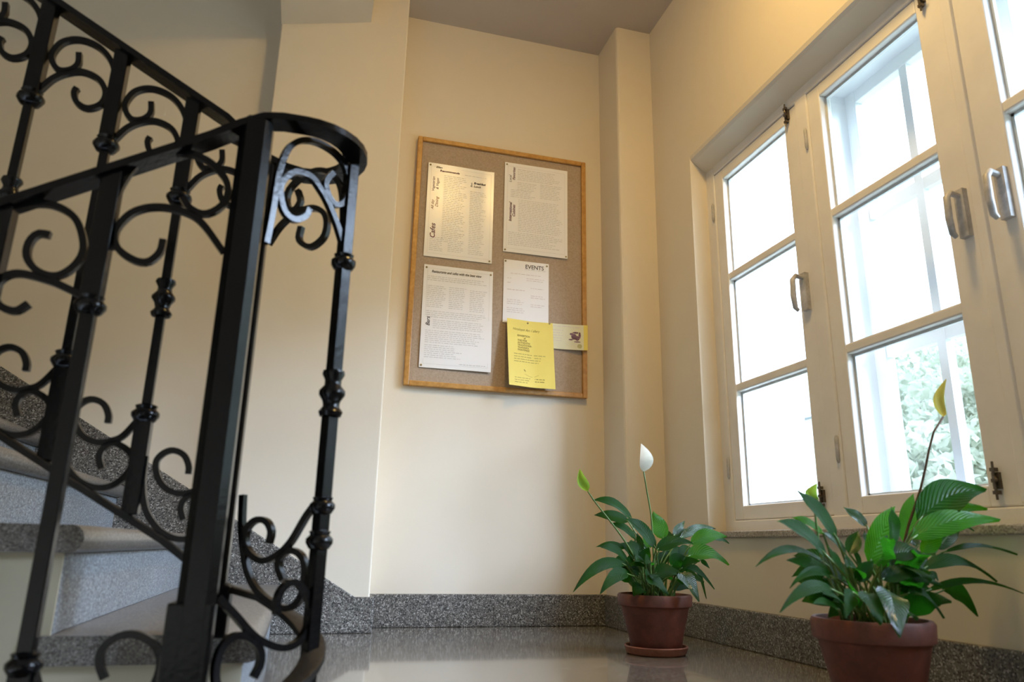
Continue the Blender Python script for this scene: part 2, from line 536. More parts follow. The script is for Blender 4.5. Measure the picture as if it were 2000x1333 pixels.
LEAVES_WINDOW = [
    (1.026, 1.28, 0.33, 0.955, 1.29, 0.42, 0.04, 0.01),
    (0.975, 1.25, 0.296, 0.866, 1.24, 0.356, 0.042, 0.015),
    (1.036, 1.33, 0.337, 0.979, 1.35, 0.371, 0.025, 0.01),
    (1.162, 1.35, 0.357, 1.131, 1.38, 0.396, 0.03, 0),
    (1.077, 1.32, 0.298, 1.032, 1.33, 0.339, 0.029, 0.01),
    (1.069, 1.3, 0.299, 1.098, 1.3, 0.346, 0.03, 0),
    (1.089, 1.27, 0.281, 1.168, 1.27, 0.395, 0.065, 0),
    (1.226, 1.32, 0.322, 1.285, 1.34, 0.429, 0.047, 0),
    (1.124, 1.24, 0.32, 1.12, 1.23, 0.391, 0.043, 0),
    (1.219, 1.27, 0.366, 1.365, 1.234, 0.429, 0.073, 0.03),
    (1.275, 1.32, 0.364, 1.365, 1.235, 0.393, 0.046, 0.02),
    (1.168, 1.24, 0.33, 1.365, 1.207, 0.373, 0.05, 0.02),
    (1.201, 1.25, 0.299, 1.24, 1.24, 0.369, 0.045, 0),
    (1.281, 1.3, 0.314, 1.365, 1.305, 0.357, 0.032, 0),
    (1.24, 1.3, 0.318, 1.232, 1.32, 0.34, 0.03, 0),
    (1.298, 1.3, 0.305, 1.365, 1.182, 0.306, 0.024, 0.02),
    (1.206, 1.26, 0.272, 1.365, 1.236, 0.252, 0.029, 0.04),
    (1.224, 1.28, 0.228, 1.365, 1.183, 0.232, 0.016, 0.03),
    (1.268, 1.28, 0.231, 1.336, 1.27, 0.182, 0.038, 0.03),
    (0.985, 1.26, 0.276, 0.812, 1.24, 0.274, 0.023, 0.045),
    (1.002, 1.27, 0.256, 0.894, 1.26, 0.286, 0.028, 0.01),
    (0.978, 1.24, 0.255, 0.867, 1.22, 0.237, 0.018, 0.03),
    (0.954, 1.21, 0.234, 0.81, 1.17, 0.2, 0.025, 0.03),
    (0.974, 1.21, 0.207, 0.913, 1.19, 0.229, 0.019, 0.01),
    (0.95, 1.2, 0.202, 0.875, 1.17, 0.213, 0.018, 0.01),
    (0.97, 1.18, 0.233, 0.926, 1.15, 0.192, 0.029, 0.01),
    (0.987, 1.17, 0.234, 0.973, 1.12, 0.185, 0.042, 0.01),
    (1.038, 1.17, 0.236, 0.99, 1.1, 0.166, 0.054, 0.02),
    (1.106, 1.2, 0.229, 1.157, 1.17, 0.189, 0.023, 0.03),
    (1.091, 1.22, 0.296, 1.155, 1.2, 0.299, 0.043, 0.01),
    (1.06, 1.21, 0.253, 1.137, 1.19, 0.265, 0.033, 0.01),
    (1.028, 1.27, 0.248, 0.991, 1.26, 0.313, 0.033, 0),
    (1.093, 1.3, 0.263, 1.084, 1.3, 0.315, 0.026, 0),
    (1.159, 1.34, 0.266, 1.236, 1.36, 0.344, 0.046, 0),
    (1.234, 1.33, 0.272, 1.312, 1.35, 0.297, 0.041, 0.01),
    (1.172, 1.35, 0.3, 1.181, 1.38, 0.348, 0.031, 0),
    (1.161, 1.28, 0.251, 1.136, 1.28, 0.314, 0.043, 0),
    (1.33, 1.304, 0.346, 1.365, 1.274, 0.351, 0.023, 0.02),
    (1.214, 1.25, 0.261, 1.22, 1.24, 0.251, 0.019, 0.01),
    (1.027, 1.24, 0.251, 1.066, 1.23, 0.287, 0.032, 0),
]


# ================================================================== the setting
TOP = 4.3
YW, YP, YS = 2.956, 2.782, 2.875        # back wall, pilaster face, stair wall
XW = 1.405                              # inner face of the window wall


def struct(o):
    return tag(o, kind='structure')


struct(MB().prism([(-0.07, 1.315), (-0.07, 3.1), (1.71, 3.1), (1.71, -3.1), (-0.10, -3.1), (-0.10, 1.315)], -0.16, 0.0, 'z').build('floor', 'floor'))
struct(box('wall_back', 'plaster', None, 0.2, 1.71, YW, 3.15, -0.1, TOP))
struct(box('wall_pilaster', 'plaster', None, -0.268, 0.258, YP, 3.15, -0.1, TOP, bevel=0.006))
struct(box('wall_stair', 'plaster', None, -3.3, -0.262, YS, 3.15, -1.7, TOP))
struct(box('wall_column', 'plaster', None, 1.232, XW + 0.02, 2.735, YW + 0.02, 0.0, 2.80, bevel=0.012))
struct(box('wall_left', 'plaster', None, -3.45, -3.3, -3.2, 3.15, -1.7, TOP))
struct(box('wall_front', 'plaster', None, -3.3, 1.71, -3.2, -3.05, -1.7, TOP))
_d = struct(thing('added_dark_door_1', (0.3, -3.05, 0)))  # unseen dark door added behind the camera to darken the iron's reflections
box('added_door_leaf', 'added_dark_door', _d, -0.05, 0.62, -3.05, -3.0, 0, 2.3, bevel=0.004)
box('added_door_leaf', 'added_dark_door', _d, 0.63, 1.30, -3.05, -3.0, 0, 2.3, bevel=0.004)
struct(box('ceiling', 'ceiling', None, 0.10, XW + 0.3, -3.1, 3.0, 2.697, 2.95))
struct(box('ceiling_stairwell', 'plaster', None, -3.45, 1.85, -3.2, 3.15, TOP, TOP + 0.15))
_s = MB()
_s.prism([(-0.268, 2.395), (-0.15, 2.425), (0.096, 2.489), (0.10, 2.86), (-0.268, 2.86)], 1.32, YP + 0.05, 'y')
struct(_s.build('ceiling_soffit', 'plaster'))

# window wall with its opening; the head slopes down to the frame with a rounded lip
WY0, WY1, WZ0, WZ1 = 0.0, 2.42, 0.365, 1.79
w = MB()
w.box(XW, 1.71, WY1, 3.15, -0.1, TOP)
w.box(XW, 1.71, -3.2, WY0, -0.1, TOP)
w.box(XW, 1.71, WY0, WY1, -0.1, WZ0 - 0.02)
lip = [(XW, TOP), (XW, 1.862), (XW + 0.004, 1.848), (XW + 0.013, 1.838), (XW + 0.026, 1.829), (1.478, WZ1 + 0.006), (1.60, WZ1), (1.71, WZ1), (1.71, TOP)]
w.prism(lip, WY0, WY1, 'y')
struct(w.build('wall_window', 'plaster'))

# skirting
HB = 0.12
SK = 0.597


def skirt(name, poly, lo, hi, axis):
    return struct(MB().prism(poly, lo, hi, axis).build(name, 'granite', bevel=0.004))


struct(box('baseboard_back', 'granite', None, 0.258, 1.232, 2.941, YW, 0, HB, bevel=0.004))
struct(MB().prism([(1.217, YW - 0.016), (1.217, 2.720), (1.392, 2.720), (1.392, 2.735), (1.232, 2.735), (1.232, YW - 0.016)], 0, HB, 'z').build('baseboard_column', 'granite', bevel=0.004))
struct(box('baseboard_window', 'granite', None, 1.388, XW, -3.05, 2.72, 0, HB, bevel=0.004))
zc = HB + SK * (0.205 + 0.268)
skirt('baseboard_pilaster', [(0.272, 0), (0.272, HB), (0.205, HB), (-0.268, zc), (-0.268, 0)], 2.767, YP, 'y')
struct(box('baseboard_return', 'granite', None, 0.258, 0.272, YP, 2.941, 0, HB))
skirt('baseboard_stair', [(-0.2682, 0), (-0.2682, zc), (-3.3, zc + SK * 3.032), (-3.3, zc + SK * 3.032 - 0.55)], 2.860, YS, 'y')

# ================================================================== staircase
RISE, GO, X1, YN = 0.16, 0.276, -0.068, 1.300


def nose_profile(xf, xb, zt, th, r):
    """tread section with a round nose, as (x, z)"""
    p = [(xb, zt), ]
    p = [(xb, zt - th), (xb, zt)]
    for k in range(7):
        a = math.pi / 2 - math.pi * k / 6
        p.append((xf - r + r * math.cos(a), zt - th / 2 + (th / 2) * math.sin(a)))
    return p


stair = thing('staircase', (-0.07, 1.31, 0), 'grey granite staircase with rounded treads climbing left along the wall', 'staircase')
NT = 10
for i in range(NT):
    zt = RISE * (i + 1)
    xf = X1 - GO * i + 0.026
    yb = YP if i == 0 else YS
    MB().prism(nose_profile(xf, xf - GO - 0.05, zt, 0.042, 0.018), YN, 2.86 if i else 2.767, 'y').build('tread', 'tread', stair, smooth=0.6)
    box('riser', 'riser', stair, X1 - GO * i - 0.02, X1 - GO * i, YN + 0.016, 2.86 if i else 2.767, zt - RISE, zt - 0.042, bevel=0.002)
poly = [(X1 - 0.02, -0.3), (X1 - 0.02, RISE - 0.042)]
for i in range(NT):
    poly += [(X1 - GO * (i + 1) - 0.02, RISE * (i + 1) - 0.042), (X1 - GO * (i + 1) - 0.02, RISE * (i + 2) - 0.042)]
poly[-1] = (poly[-1][0], poly[-2][1])
poly += [(-3.29, RISE * NT - 0.05), (-3.29, -1.69), (X1 - 0.02, -1.69)]
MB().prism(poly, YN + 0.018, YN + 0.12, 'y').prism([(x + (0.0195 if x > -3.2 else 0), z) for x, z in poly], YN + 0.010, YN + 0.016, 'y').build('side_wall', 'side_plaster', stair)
box('landing_slab', 'tread', stair, -3.29, X1 - GO * NT + 0.01, YN, 2.87, RISE * NT - 0.16, RISE * NT)

down = thing('lower_staircase', (-0.10, 0.5, -0.16), 'grey granite flight of stairs leading down left below the landing', 'staircase')
for i in range(6):
    zt = -RISE * (i + 1)
    xr = -0.10 - GO * i
    MB().prism(nose_profile(xr - GO + 0.02, xr, zt, 0.042, 0.018)[:2] + [(xr - GO - 0.02, zt), (xr - GO - 0.02, zt - 0.042)], -1.245, 1.145, 'y').build('tread', 'tread', down)
    box('riser', 'riser', down, xr - 0.02, xr, -1.245, 1.14, zt, zt + RISE - (0.042 if i else 0.0))

# ================================================================== iron railing
rail = thing('stair_railing', (-0.12, 1.19, 0.0), 'black wrought iron stair railing with scrolls, turning round the newel post', 'railing')
YF, YB, CX, RU = 1.100, 1.275, -0.0525, 0.0875
YC = (YF + YB) / 2
ARC0 = CX + 0.10


def flat(Y):
    return lambda u, z, o: Vector((u, Y + o, z))


def turn(back):
    """flat panel between a newel post and the baluster at the head of the turn"""
    A = Vector((-0.10, YB if back else YF))
    d = (Vector((CX + RU - 0.006, YC)) - A).normalized()
    n = Vector((d.y, -d.x)) if not back else Vector((-d.y, d.x))

    def f(u, z, o):
        return Vector((A.x + d.x * u - n.x * o, A.y + d.y * u - n.y * o, z))
    return f


def scroll(pts, mp, wid=0.0095, dep=0.010, n=None):
    n = n or max(26, len(pts) * 4)
    path = smooth_path([(u, z, 0) for u, z in pts], n)
    rings = []
    for i, p in enumerate(path):
        t = (path[min(i + 1, n - 1)] - path[max(i - 1, 0)]).normalized()
        nx, nz = -t.y, t.x
        h = wid / 2
        rings.append([mp(p.x + nx * h, p.y + nz * h, -dep / 2), mp(p.x - nx * h, p.y - nz * h, -dep / 2),
                      mp(p.x - nx * h, p.y - nz * h, dep / 2), mp(p.x + nx * h, p.y + nz * h, dep / 2)])
    o = MB().rings(rings).build('scroll', 'iron', rail, smooth=0.7)
    return o


def strip(name, path, wid, th, mat, lean=None):
    """a flat bar swept along a 3-D path, kept level across"""
    rings = []
    n = len(path)
    for i, p in enumerate(path):
        t = (path[min(i + 1, n - 1)] - path[max(i - 1, 0)])
        side = Vector((t.y, -t.x, 0)).normalized()
        up = side.cross(t).normalized()
        if up.z < 0:
            up = -up
        a, b = side * (wid / 2), up * th
        rings.append([p + a - b * 0.15, p + a * 0.8, p - a * 0.8, p - a - b * 0.15, p - a - b, p + a - b])
    return MB().rings(rings).build(name, mat, rail, smooth=0.6)


def upz(x):
    return 1.0455 + 0.575 * (-0.199 - x)


def dnz(x):
    return 0.948 - 0.60 * (-0.115 - x)


def upb(x):
    return 0.372 + 0.600 * (-0.3135 - x)


# handrail: down the upper flight, round the turn, on down the lower flight
path = [Vector((x, YB, upz(x))) for x in (-2.6, -1.6, -0.8, -0.4, -0.25, -0.19)]
path += [Vector((-0.15, YB, 1.005)), Vector((-0.11, YB, 0.972)), Vector((-0.08, YB, 0.960))]
for k in range(15):
    a = math.pi * k / 14
    path.append(Vector((CX + RU * math.sin(a), YC + RU * math.cos(a), 0.955)))
path += [Vector((-0.085, YF, 0.955)), Vector((-0.115, YF, 0.950)), Vector((-0.15, YF, 0.931))]
path += [Vector((x, YF, dnz(x))) for x in (-0.19, -0.3, -0.5, -1.0, -1.6)]
strip('handrail', path, 0.040, 0.013, 'iron')

# bottom bar, winding down round the turn
path = [Vector((x, YB, upb(x))) for x in (-2.6, -1.6, -0.8, -0.4, -0.2)] + [Vector((-0.13, YB, 0.252)), Vector((-0.09, YB, 0.232))]
for k in range(15):
    a = math.pi * k / 14
    path.append(Vector((CX + RU * math.sin(a), YC + RU * math.cos(a), 0.222 - 0.135 * k / 14)))
path += [Vector((-0.09, YF, 0.075)), Vector((-0.13, YF, 0.06))] + [Vector((x, YF, 0.06 + 0.60 * (x + 0.13))) for x in (-0.2, -0.3, -0.5, -1.0, -1.6)]
strip('bottom_rail', path, 0.034, 0.010, 'iron_rail')


def collar(parent, x, y, z, s=1.0, triple=False):
    if triple:
        pr = [(0.009, -0.034), (0.015, -0.032), (0.017, -0.026), (0.011, -0.018), (0.013, -0.010), (0.0185, -0.002), (0.0185, 0.003), (0.012, 0.011),
              (0.011, 0.018), (0.016, 0.027), (0.015, 0.032), (0.009, 0.034)]
    else:
        pr = [(0.010, -0.016), (0.016, -0.013), (0.021, -0.005), (0.021, 0.001), (0.015, 0.007), (0.017, 0.012), (0.010, 0.015)]
    return MB().lathe([(r * s, z + h * s) for r, h in pr], x, y, 10, 0.3).build('collar', 'iron', parent, smooth=0.9)


def baluster(x, y, ztop, zup, zmid, zlow, zbot, thick=0.024, thin=0.0145):
    m = MB()
    for z0, z1, s in ((zup, ztop, thick), (zlow, zup, thin), (zbot, zlow, thick)):
        m.box(x - s / 2, x + s / 2, y - s / 2, y + s / 2, z0, z1)
    o = m.build('baluster', 'iron', rail, bevel=0.0015)
    collar(o, x, y, zup)
    collar(o, x, y, zlow)
    if zmid:
        collar(o, x, y, zmid, triple=True)
    return o


BX = 0.1268
b1 = baluster(-0.2545, YB, 1.064, 0.874, 0.688, 0.494, 0.336)
b2 = baluster(-0.2545 - BX, YB, 1.064 + 0.073, 0.874 + 0.080, 0, 0.494 + 0.078, 0.336 + 0.076)
for i in range(2, 17):
    copy_tree(b1 if i % 2 == 0 else b2, rail, (-BX * (i - i % 2), 0, 0.0735 * (i - i % 2)))

f1 = baluster(-0.3115, YF, 0.820, 0.615, 0, 0.150, -0.02, 0.026, 0.019)
f2 = baluster(-0.3115 - 0.127, YF, 0.745, 0.540, 0.30, 0.075, -0.1, 0.026, 0.019)
for i in range(2, 9):
    copy_tree(f1 if i % 2 == 0 else f2, rail, (-0.127 * (i - i % 2), 0, -0.076 * (i - i % 2)))

# the two newel posts and the baluster at the head of the turn
m = MB().box(-0.1465, -0.0985, YF - 0.022, YF + 0.026, -0.16, 0.945)
n1 = m.build('newel_post', 'iron', rail, bevel=0.011, seg=1)
box('post_sleeve', 'iron', n1, -0.156, -0.0995, YF - 0.0215, YF + 0.034, -0.16, 0.222, bevel=0.003)
m = MB().box(-0.143, -0.103, YB - 0.02, YB + 0.02, 0.16, 0.955)
n2 = m.build('newel_post', 'iron', rail, bevel=0.004)
box('post_sleeve', 'iron', n2, -0.153, -0.094, YB - 0.03, YB + 0.03, 0.16, 0.235, bevel=0.003)
AX = CX + RU - 0.006
m = MB().lathe([(0.0138, 0.10), (0.0138, 0.95)], AX, YC, 4, math.atan2(-0.83, 0.56) + math.pi / 4)
a0 = m.build('baluster', 'iron', rail, bevel=0.0015)
collar(a0, AX, YC, 0.755, 1.0)
collar(a0, AX, YC, 0.530, 1.15, True)
collar(a0, AX, YC, 0.356, 0.95)
collar(a0, AX, YC, 0.305, 1.0)
MB().lathe([(0.0, 0.05), (0.022, 0.055), (0.024, 0.075), (0.013, 0.10), (0.012, 0.14)], AX, YC, 10).build('foot', 'iron', a0, smooth=0.9)

# scrolls of the upper flight: one bay drawn, the others copied
fb = flat(YB)
bay = [scroll([(-0.387, 1.052), (-0.387, 1.085), (-0.399, 1.117), (-0.422, 1.140), (-0.453, 1.148), (-0.478, 1.137), (-0.49, 1.112), (-0.487, 1.094), (-0.475, 1.081), (-0.458, 1.085), (-0.448, 1.099), (-0.45, 1.121)], fb),
       scroll([(-0.498, 1.036), (-0.481, 1.063), (-0.46, 1.079), (-0.437, 1.085), (-0.411, 1.075), (-0.397, 1.051), (-0.401, 1.028), (-0.42, 1.016), (-0.438, 1.024), (-0.445, 1.042), (-0.442, 1.052)], fb),
       scroll([(-0.258, 0.492), (-0.28, 0.458), (-0.296, 0.448), (-0.317, 0.444), (-0.338, 0.453), (-0.351, 0.471), (-0.355, 0.492), (-0.346, 0.506), (-0.332, 0.511), (-0.316, 0.504), (-0.307, 0.488), (-0.306, 0.475)], fb),
       scroll([(-0.372, 0.500), (-0.370, 0.455), (-0.360, 0.418), (-0.343, 0.394), (-0.326, 0.381), (-0.306, 0.375), (-0.286, 0.379), (-0.269, 0.395), (-0.262, 0.414), (-0.267, 0.43), (-0.282, 0.441), (-0.296, 0.444), (-0.307, 0.435), (-0.31, 0.421), (-0.304, 0.404)], fb)]
for i in range(-2, 15):
    for k, s in enumerate(bay):
        j = i if k < 2 else i + 1
        if i == 0 and k < 2 or j == 0 and k >= 2:
            continue
        copy_tree(s, rail, (-BX * j, 0, 0.0735 * j))

# scrolls of the lower flight
ff = flat(YF)
scroll([(-0.299, 0.70), (-0.303, 0.771), (-0.298, 0.806), (-0.282, 0.84), (-0.25, 0.862), (-0.214, 0.868), (-0.182, 0.857), (-0.158, 0.832), (-0.153, 0.807), (-0.162, 0.785), (-0.182, 0.772), (-0.203, 0.779), (-0.215, 0.795)], ff)
scroll([(-0.148, 0.715), (-0.184, 0.758), (-0.212, 0.772), (-0.247, 0.774), (-0.276, 0.762), (-0.293, 0.738), (-0.296, 0.718), (-0.287, 0.700), (-0.265, 0.687), (-0.247, 0.687), (-0.234, 0.703), (-0.232, 0.724)], ff)
low = [(-0.258, 0.492), (-0.28, 0.458), (-0.296, 0.448), (-0.317, 0.444), (-0.338, 0.453), (-0.351, 0.471), (-0.355, 0.492), (-0.346, 0.506), (-0.332, 0.511), (-0.316, 0.504), (-0.307, 0.488), (-0.306, 0.475)]
LOWD = [(-0.303, 0.150), (-0.285, 0.112), (-0.25, 0.090), (-0.205, 0.088), (-0.170, 0.108), (-0.157, 0.140), (-0.164, 0.167), (-0.188, 0.182), (-0.21, 0.181), (-0.226, 0.168), (-0.228, 0.150), (-0.219, 0.131)]
scroll(LOWD, ff)
lowb = [(-0.372, 0.500), (-0.370, 0.455), (-0.360, 0.418), (-0.343, 0.394), (-0.326, 0.381), (-0.306, 0.375), (-0.286, 0.379), (-0.269, 0.395), (-0.262, 0.414), (-0.267, 0.43), (-0.282, 0.441), (-0.296, 0.444), (-0.307, 0.435), (-0.31, 0.421), (-0.304, 0.404)]
scroll([(-0.552 - x, z - 0.40) for x, z in lowb], ff)
dbay = [scroll([(-0.442, 0.700), (-0.436, 0.735), (-0.415, 0.752), (-0.382, 0.757), (-0.350, 0.740), (-0.333, 0.700), (-0.338, 0.672), (-0.358, 0.652), (-0.382, 0.655), (-0.399, 0.673), (-0.401, 0.695), (-0.392, 0.711), (-0.377, 0.711)], ff),
        scroll([(-0.322, 0.626), (-0.345, 0.636), (-0.368, 0.644), (-0.405, 0.650), (-0.424, 0.640), (-0.430, 0.62), (-0.42, 0.602), (-0.40, 0.596), (-0.386, 0.608)], ff)]
for i in range(1, 8):
    for s in dbay:
        copy_tree(s, rail, (-0.127 * i, 0, -0.076 * i))
for i in range(1, 5):
    scroll([(x * 0.82 - 0.060 - 0.127 * i + 0.008, z - 0.055 - 0.076 * i) for x, z in LOWD], ff)

# scrolls of the turn, near side then far side
tf, tb = turn(False), turn(True)
scroll([(0.011, 0.740), (0.015, 0.793), (0.017, 0.846), (0.020, 0.873), (0.030, 0.910), (0.046, 0.931), (0.067, 0.943), (0.092, 0.947), (0.120, 0.943), (0.140, 0.930), (0.150, 0.908), (0.151, 0.880), (0.143, 0.858), (0.126, 0.850), (0.111, 0.864), (0.106, 0.884), (0.119, 0.906)], tf)
scroll([(0.152, 0.783), (0.134, 0.818), (0.112, 0.850), (0.094, 0.868), (0.075, 0.880), (0.047, 0.876), (0.028, 0.854), (0.024, 0.832), (0.035, 0.803), (0.054, 0.795), (0.073, 0.807), (0.079, 0.824)], tf)
scroll([(0.002, 0.228), (0.029, 0.205), (0.060, 0.177), (0.083, 0.164), (0.106, 0.157), (0.127, 0.159), (0.143, 0.171), (0.150, 0.189), (0.150, 0.207), (0.141, 0.227), (0.123, 0.243), (0.108, 0.243), (0.096, 0.231), (0.093, 0.215), (0.095, 0.202)], tf)
scroll([(0.154, 0.270), (0.156, 0.219), (0.156, 0.185), (0.152, 0.150), (0.140, 0.112), (0.112, 0.090), (0.070, 0.083), (0.032, 0.096), (0.014, 0.122), (0.012, 0.152), (0.022, 0.171), (0.039, 0.178), (0.059, 0.171), (0.074, 0.156), (0.076, 0.138), (0.068, 0.122)], tf)
scroll([(0.150, 0.78), (0.148, 0.84), (0.138, 0.895), (0.115, 0.926), (0.085, 0.936), (0.052, 0.926), (0.031, 0.905), (0.030, 0.880), (0.045, 0.864), (0.058, 0.880), (0.050, 0.903)], tb)
scroll([(0.0, 0.806), (0.022, 0.838), (0.05, 0.858), (0.084, 0.864), (0.108, 0.852), (0.117, 0.830), (0.112, 0.804), (0.088, 0.790), (0.064, 0.806), (0.065, 0.831)], tb)
scroll([(0.150, 0.365), (0.130, 0.340), (0.105, 0.299), (0.081, 0.279), (0.058, 0.272), (0.035, 0.282), (0.023, 0.299), (0.024, 0.32), (0.039, 0.333), (0.058, 0.331), (0.069, 0.316), (0.067, 0.298)], tb)
scroll([(0.008, 0.372), (0.012, 0.33), (0.019, 0.295), (0.033, 0.256), (0.053, 0.23), (0.082, 0.212), (0.109, 0.205), (0.128, 0.214), (0.136, 0.233), (0.135, 0.267), (0.123, 0.284), (0.104, 0.288), (0.09, 0.277), (0.089, 0.262), (0.099, 0.245)], tb)


# ================================================================== window
win = thing('window_1', (1.48, 1.21, WZ0), kind='structure')
XF = 1.476
for b in ((XF, 1.56, 2.366, 2.424, WZ0, WZ1 + 0.008), (XF, 1.56, 1.786, 1.844, 0.40, 1.765), (XF, 1.56, 0.600, 0.658, 0.40, 1.765), (XF, 1.56, -0.004, 0.054, WZ0, WZ1 + 0.008)):
    box('frame_post', 'win_paint', win, *b, bevel=0.004)
box('frame_head', 'win_paint', win, XF, 1.56, 0.054, 2.366, 1.762, WZ1 + 0.008, bevel=0.004)
box('frame_bottom', 'win_paint', win, XF - 0.004, 1.56, 0.054, 2.366, WZ0, 0.404, bevel=0.004)


def hinge(parent, y, z):
    m = MB()
    m.lathe([(0.002, z - 0.040), (0.0045, z - 0.034), (0.0055, z - 0.030), (0.0055, z + 0.030), (0.0045, z + 0.034), (0.002, z + 0.040)], XF - 0.004, y, 8)
    m.build('hinge', 'hardware', parent, smooth=0.9)


def handle(parent, y, z, mat='hardware'):
    m = MB()
    m.box(XF - 0.010, XF + 0.008, y - 0.013, y + 0.013, z - 0.062, z + 0.062)
    m.tube([(XF - 0.008, y, z + 0.045), (XF - 0.034, y, z + 0.050), (XF - 0.046, y, z + 0.036), (XF - 0.048, y, z - 0.02), (XF - 0.044, y, z - 0.058), (XF - 0.034, y, z - 0.066)],
           [0.007, 0.008, 0.0085, 0.009, 0.008, 0.006], 8)
    m.build('handle', mat, parent, smooth=0.8)


def catch(parent, y, z, s):
    """small bolt end with its keeper"""
    m = MB()
    m.box(XF - 0.003, XF + 0.006, y - 0.009, y + 0.009, z - 0.018, z + 0.018)
    m.tube([(XF - 0.006, y, z + 0.042), (XF - 0.007, y, z + 0.01), (XF - 0.006, y, z - 0.042)], [0.0025, 0.0035, 0.0025], 6)
    m.tube([(XF - 0.006, y - 0.002, z - 0.008 * s), (XF - 0.016, y - 0.009, z - 0.006 * s), (XF - 0.018, y - 0.016, z)], 0.003, 6)
    for q in (-0.026, 0.0, 0.024):
        m.box(XF - 0.010, XF + 0.002, y - 0.006, y + 0.006, z + q - 0.004, z + q + 0.004)
    m.build('catch', 'brass_dark', parent, smooth=0.8)


MUNT = (1.322, 0.889)


def sash(yl, yr, sl, sr, hinge_y, handle_y, catch_y):
    """casement from y = yl (far) to yr (near); sl, sr the stile widths"""
    z0, z1 = 0.406, 1.760
    m = MB()
    m.box(XF + 0.005, XF + 0.050, yl - sl, yl, z0, z1)
    m.box(XF + 0.005, XF + 0.050, yr, yr + sr, z0, z1)
    m.box(XF + 0.005, XF + 0.050, yr + sr, yl - sl, z0, z0 + 0.048)
    m.box(XF + 0.005, XF + 0.050, yr + sr, yl - sl, z1 - 0.042, z1)
    s = m.build('casement_sash', 'win_paint', win, bevel=0.004)
    g0, g1 = yr + sr, yl - sl
    for zt in MUNT:
        box('muntin', 'win_paint', s, XF + 0.008, XF + 0.044, g0 - 0.003, g1 + 0.003, zt - 0.030, zt, bevel=0.005)
    edges = [z0 + 0.048, MUNT[1] - 0.030, MUNT[1], MUNT[0] - 0.030, MUNT[0], z1 - 0.042]
    for k in (0, 2, 4):
        box('glass_pane', 'glass', s, XF + 0.026, XF + 0.029, g0 - 0.004, g1 + 0.004, edges[k] - 0.004, edges[k + 1] + 0.004)
        # glazing bead round the pane, outer side
        q = MB()
        a, b, c, d = g0, g1, edges[k], edges[k + 1]
        q.box(XF + 0.029, XF + 0.037, a, a + 0.007, c, d).box(XF + 0.029, XF + 0.037, b - 0.007, b, c, d)
        q.box(XF + 0.029, XF + 0.037, a, b, c, c + 0.007).box(XF + 0.029, XF + 0.037, a, b, d - 0.007, d)
        q.build('glazing_bead', 'win_out', s)
    for z in (1.60, 0.59):
        hinge(s, hinge_y, z)
    if handle_y:
        handle(s, handle_y, 1.097)
    if catch_y:
        catch(s, catch_y, 1.742, 1)
        catch(s, catch_y, 0.462, -1)
    return s


sash(2.366, 1.845, 0.056, 0.066, 2.376, 1.872, 1.886)
sash(1.786, 1.234, 0.056, 0.096, 1.797, 1.276, 1.301)
sash(1.230, 0.658, 0.090, 0.056, 0.648, 1.165, None)
sash(0.600, 0.054, 0.056, 0.056, 0.044, None, None)
box('cover_strip', 'win_paint', win, XF - 0.006, XF + 0.01, 1.219, 1.246, 0.41, 1.757, bevel=0.003)
# lining of the window box and the outer lights in front of the middle pair
ol = MB()
ol.box(1.56, 1.70, 1.79, 1.84, WZ0, WZ1).box(1.56, 1.70, 0.604, 0.654, WZ0, WZ1)
ol.build('outer_mullion', 'win_out', win)
o1 = MB()
o1.box(1.56, 1.70, 2.40, 2.424, WZ0, WZ1).box(1.56, 1.70, -0.004, 0.03, WZ0, WZ1).box(1.56, 1.70, -0.004, 2.424, WZ1 - 0.012, WZ1 + 0.01)
o1.build('outer_lining', 'win_out', win)
for yl, yr in ((1.792, 1.242), (1.238, 0.652)):
    m = MB()
    X0, X2 = 1.635, 1.670
    m.box(X0, X2, yl - 0.045, yl, WZ0, WZ1).box(X0, X2, yr, yr + 0.045, WZ0, WZ1).box(X0, X2, yr + 0.045, yl - 0.045, WZ0, 0.475).box(X0, X2, yr + 0.045, yl - 0.045, 1.735, WZ1)
    s = m.build('outer_sash', 'win_out', win, bevel=0.003)
    yc = (yl + yr) / 2 + 0.03
    box('outer_muntin', 'win_out', s, X0 + 0.004, X2 - 0.004, yc - 0.014, yc + 0.014, 0.475, 1.735)
    for zt in (1.352, 0.902):
        box('outer_muntin', 'win_out', s, X0 + 0.006, X2 - 0.006, yr + 0.045, yl - 0.045, zt - 0.036, zt)
    box('outer_pane', 'glass', s, X0 + 0.016, X0 + 0.019, yr + 0.04, yl - 0.04, 0.47, 1.74)
struct(box('trim_1', 'sill', None, XW - 0.012, 1.71, WY0 - 0.02, WY1 + 0.004, WZ0 - 0.022, WZ0, bevel=0.004))

# ================================================================== notice board
BXL, BXR, BZ0, BZ1 = 0.350, 1.147, 0.926, 2.066
YB0 = YW - 0.001
board = thing('notice_board', ((BXL + BXR) / 2, YB0, BZ0), 'large linen notice board in an oak frame on the cream wall', 'notice board')
box('linen_panel', 'linen', board, BXL + 0.01, BXR - 0.01, YB0 - 0.014, YB0, BZ0 + 0.01, BZ1 - 0.01)
fw, fd = 0.021, 0.026


def bevel_bar(a, b, axis):
    m = MB()
    (m.prism if True else None)
    return m


for (x0, x1, z0, z1) in ((BXL, BXL + fw, BZ0, BZ1), (BXR - fw, BXR, BZ0, BZ1), (BXL + fw, BXR - fw, BZ0, BZ0 + fw), (BXL + fw, BXR - fw, BZ1 - fw, BZ1)):
    box('frame_bar', 'oak', board, x0, x1, YB0 - fd, YB0, z0, z1, bevel=0.003)
YL = YB0 - 0.0155          # face of the linen, for the sheets pinned to it


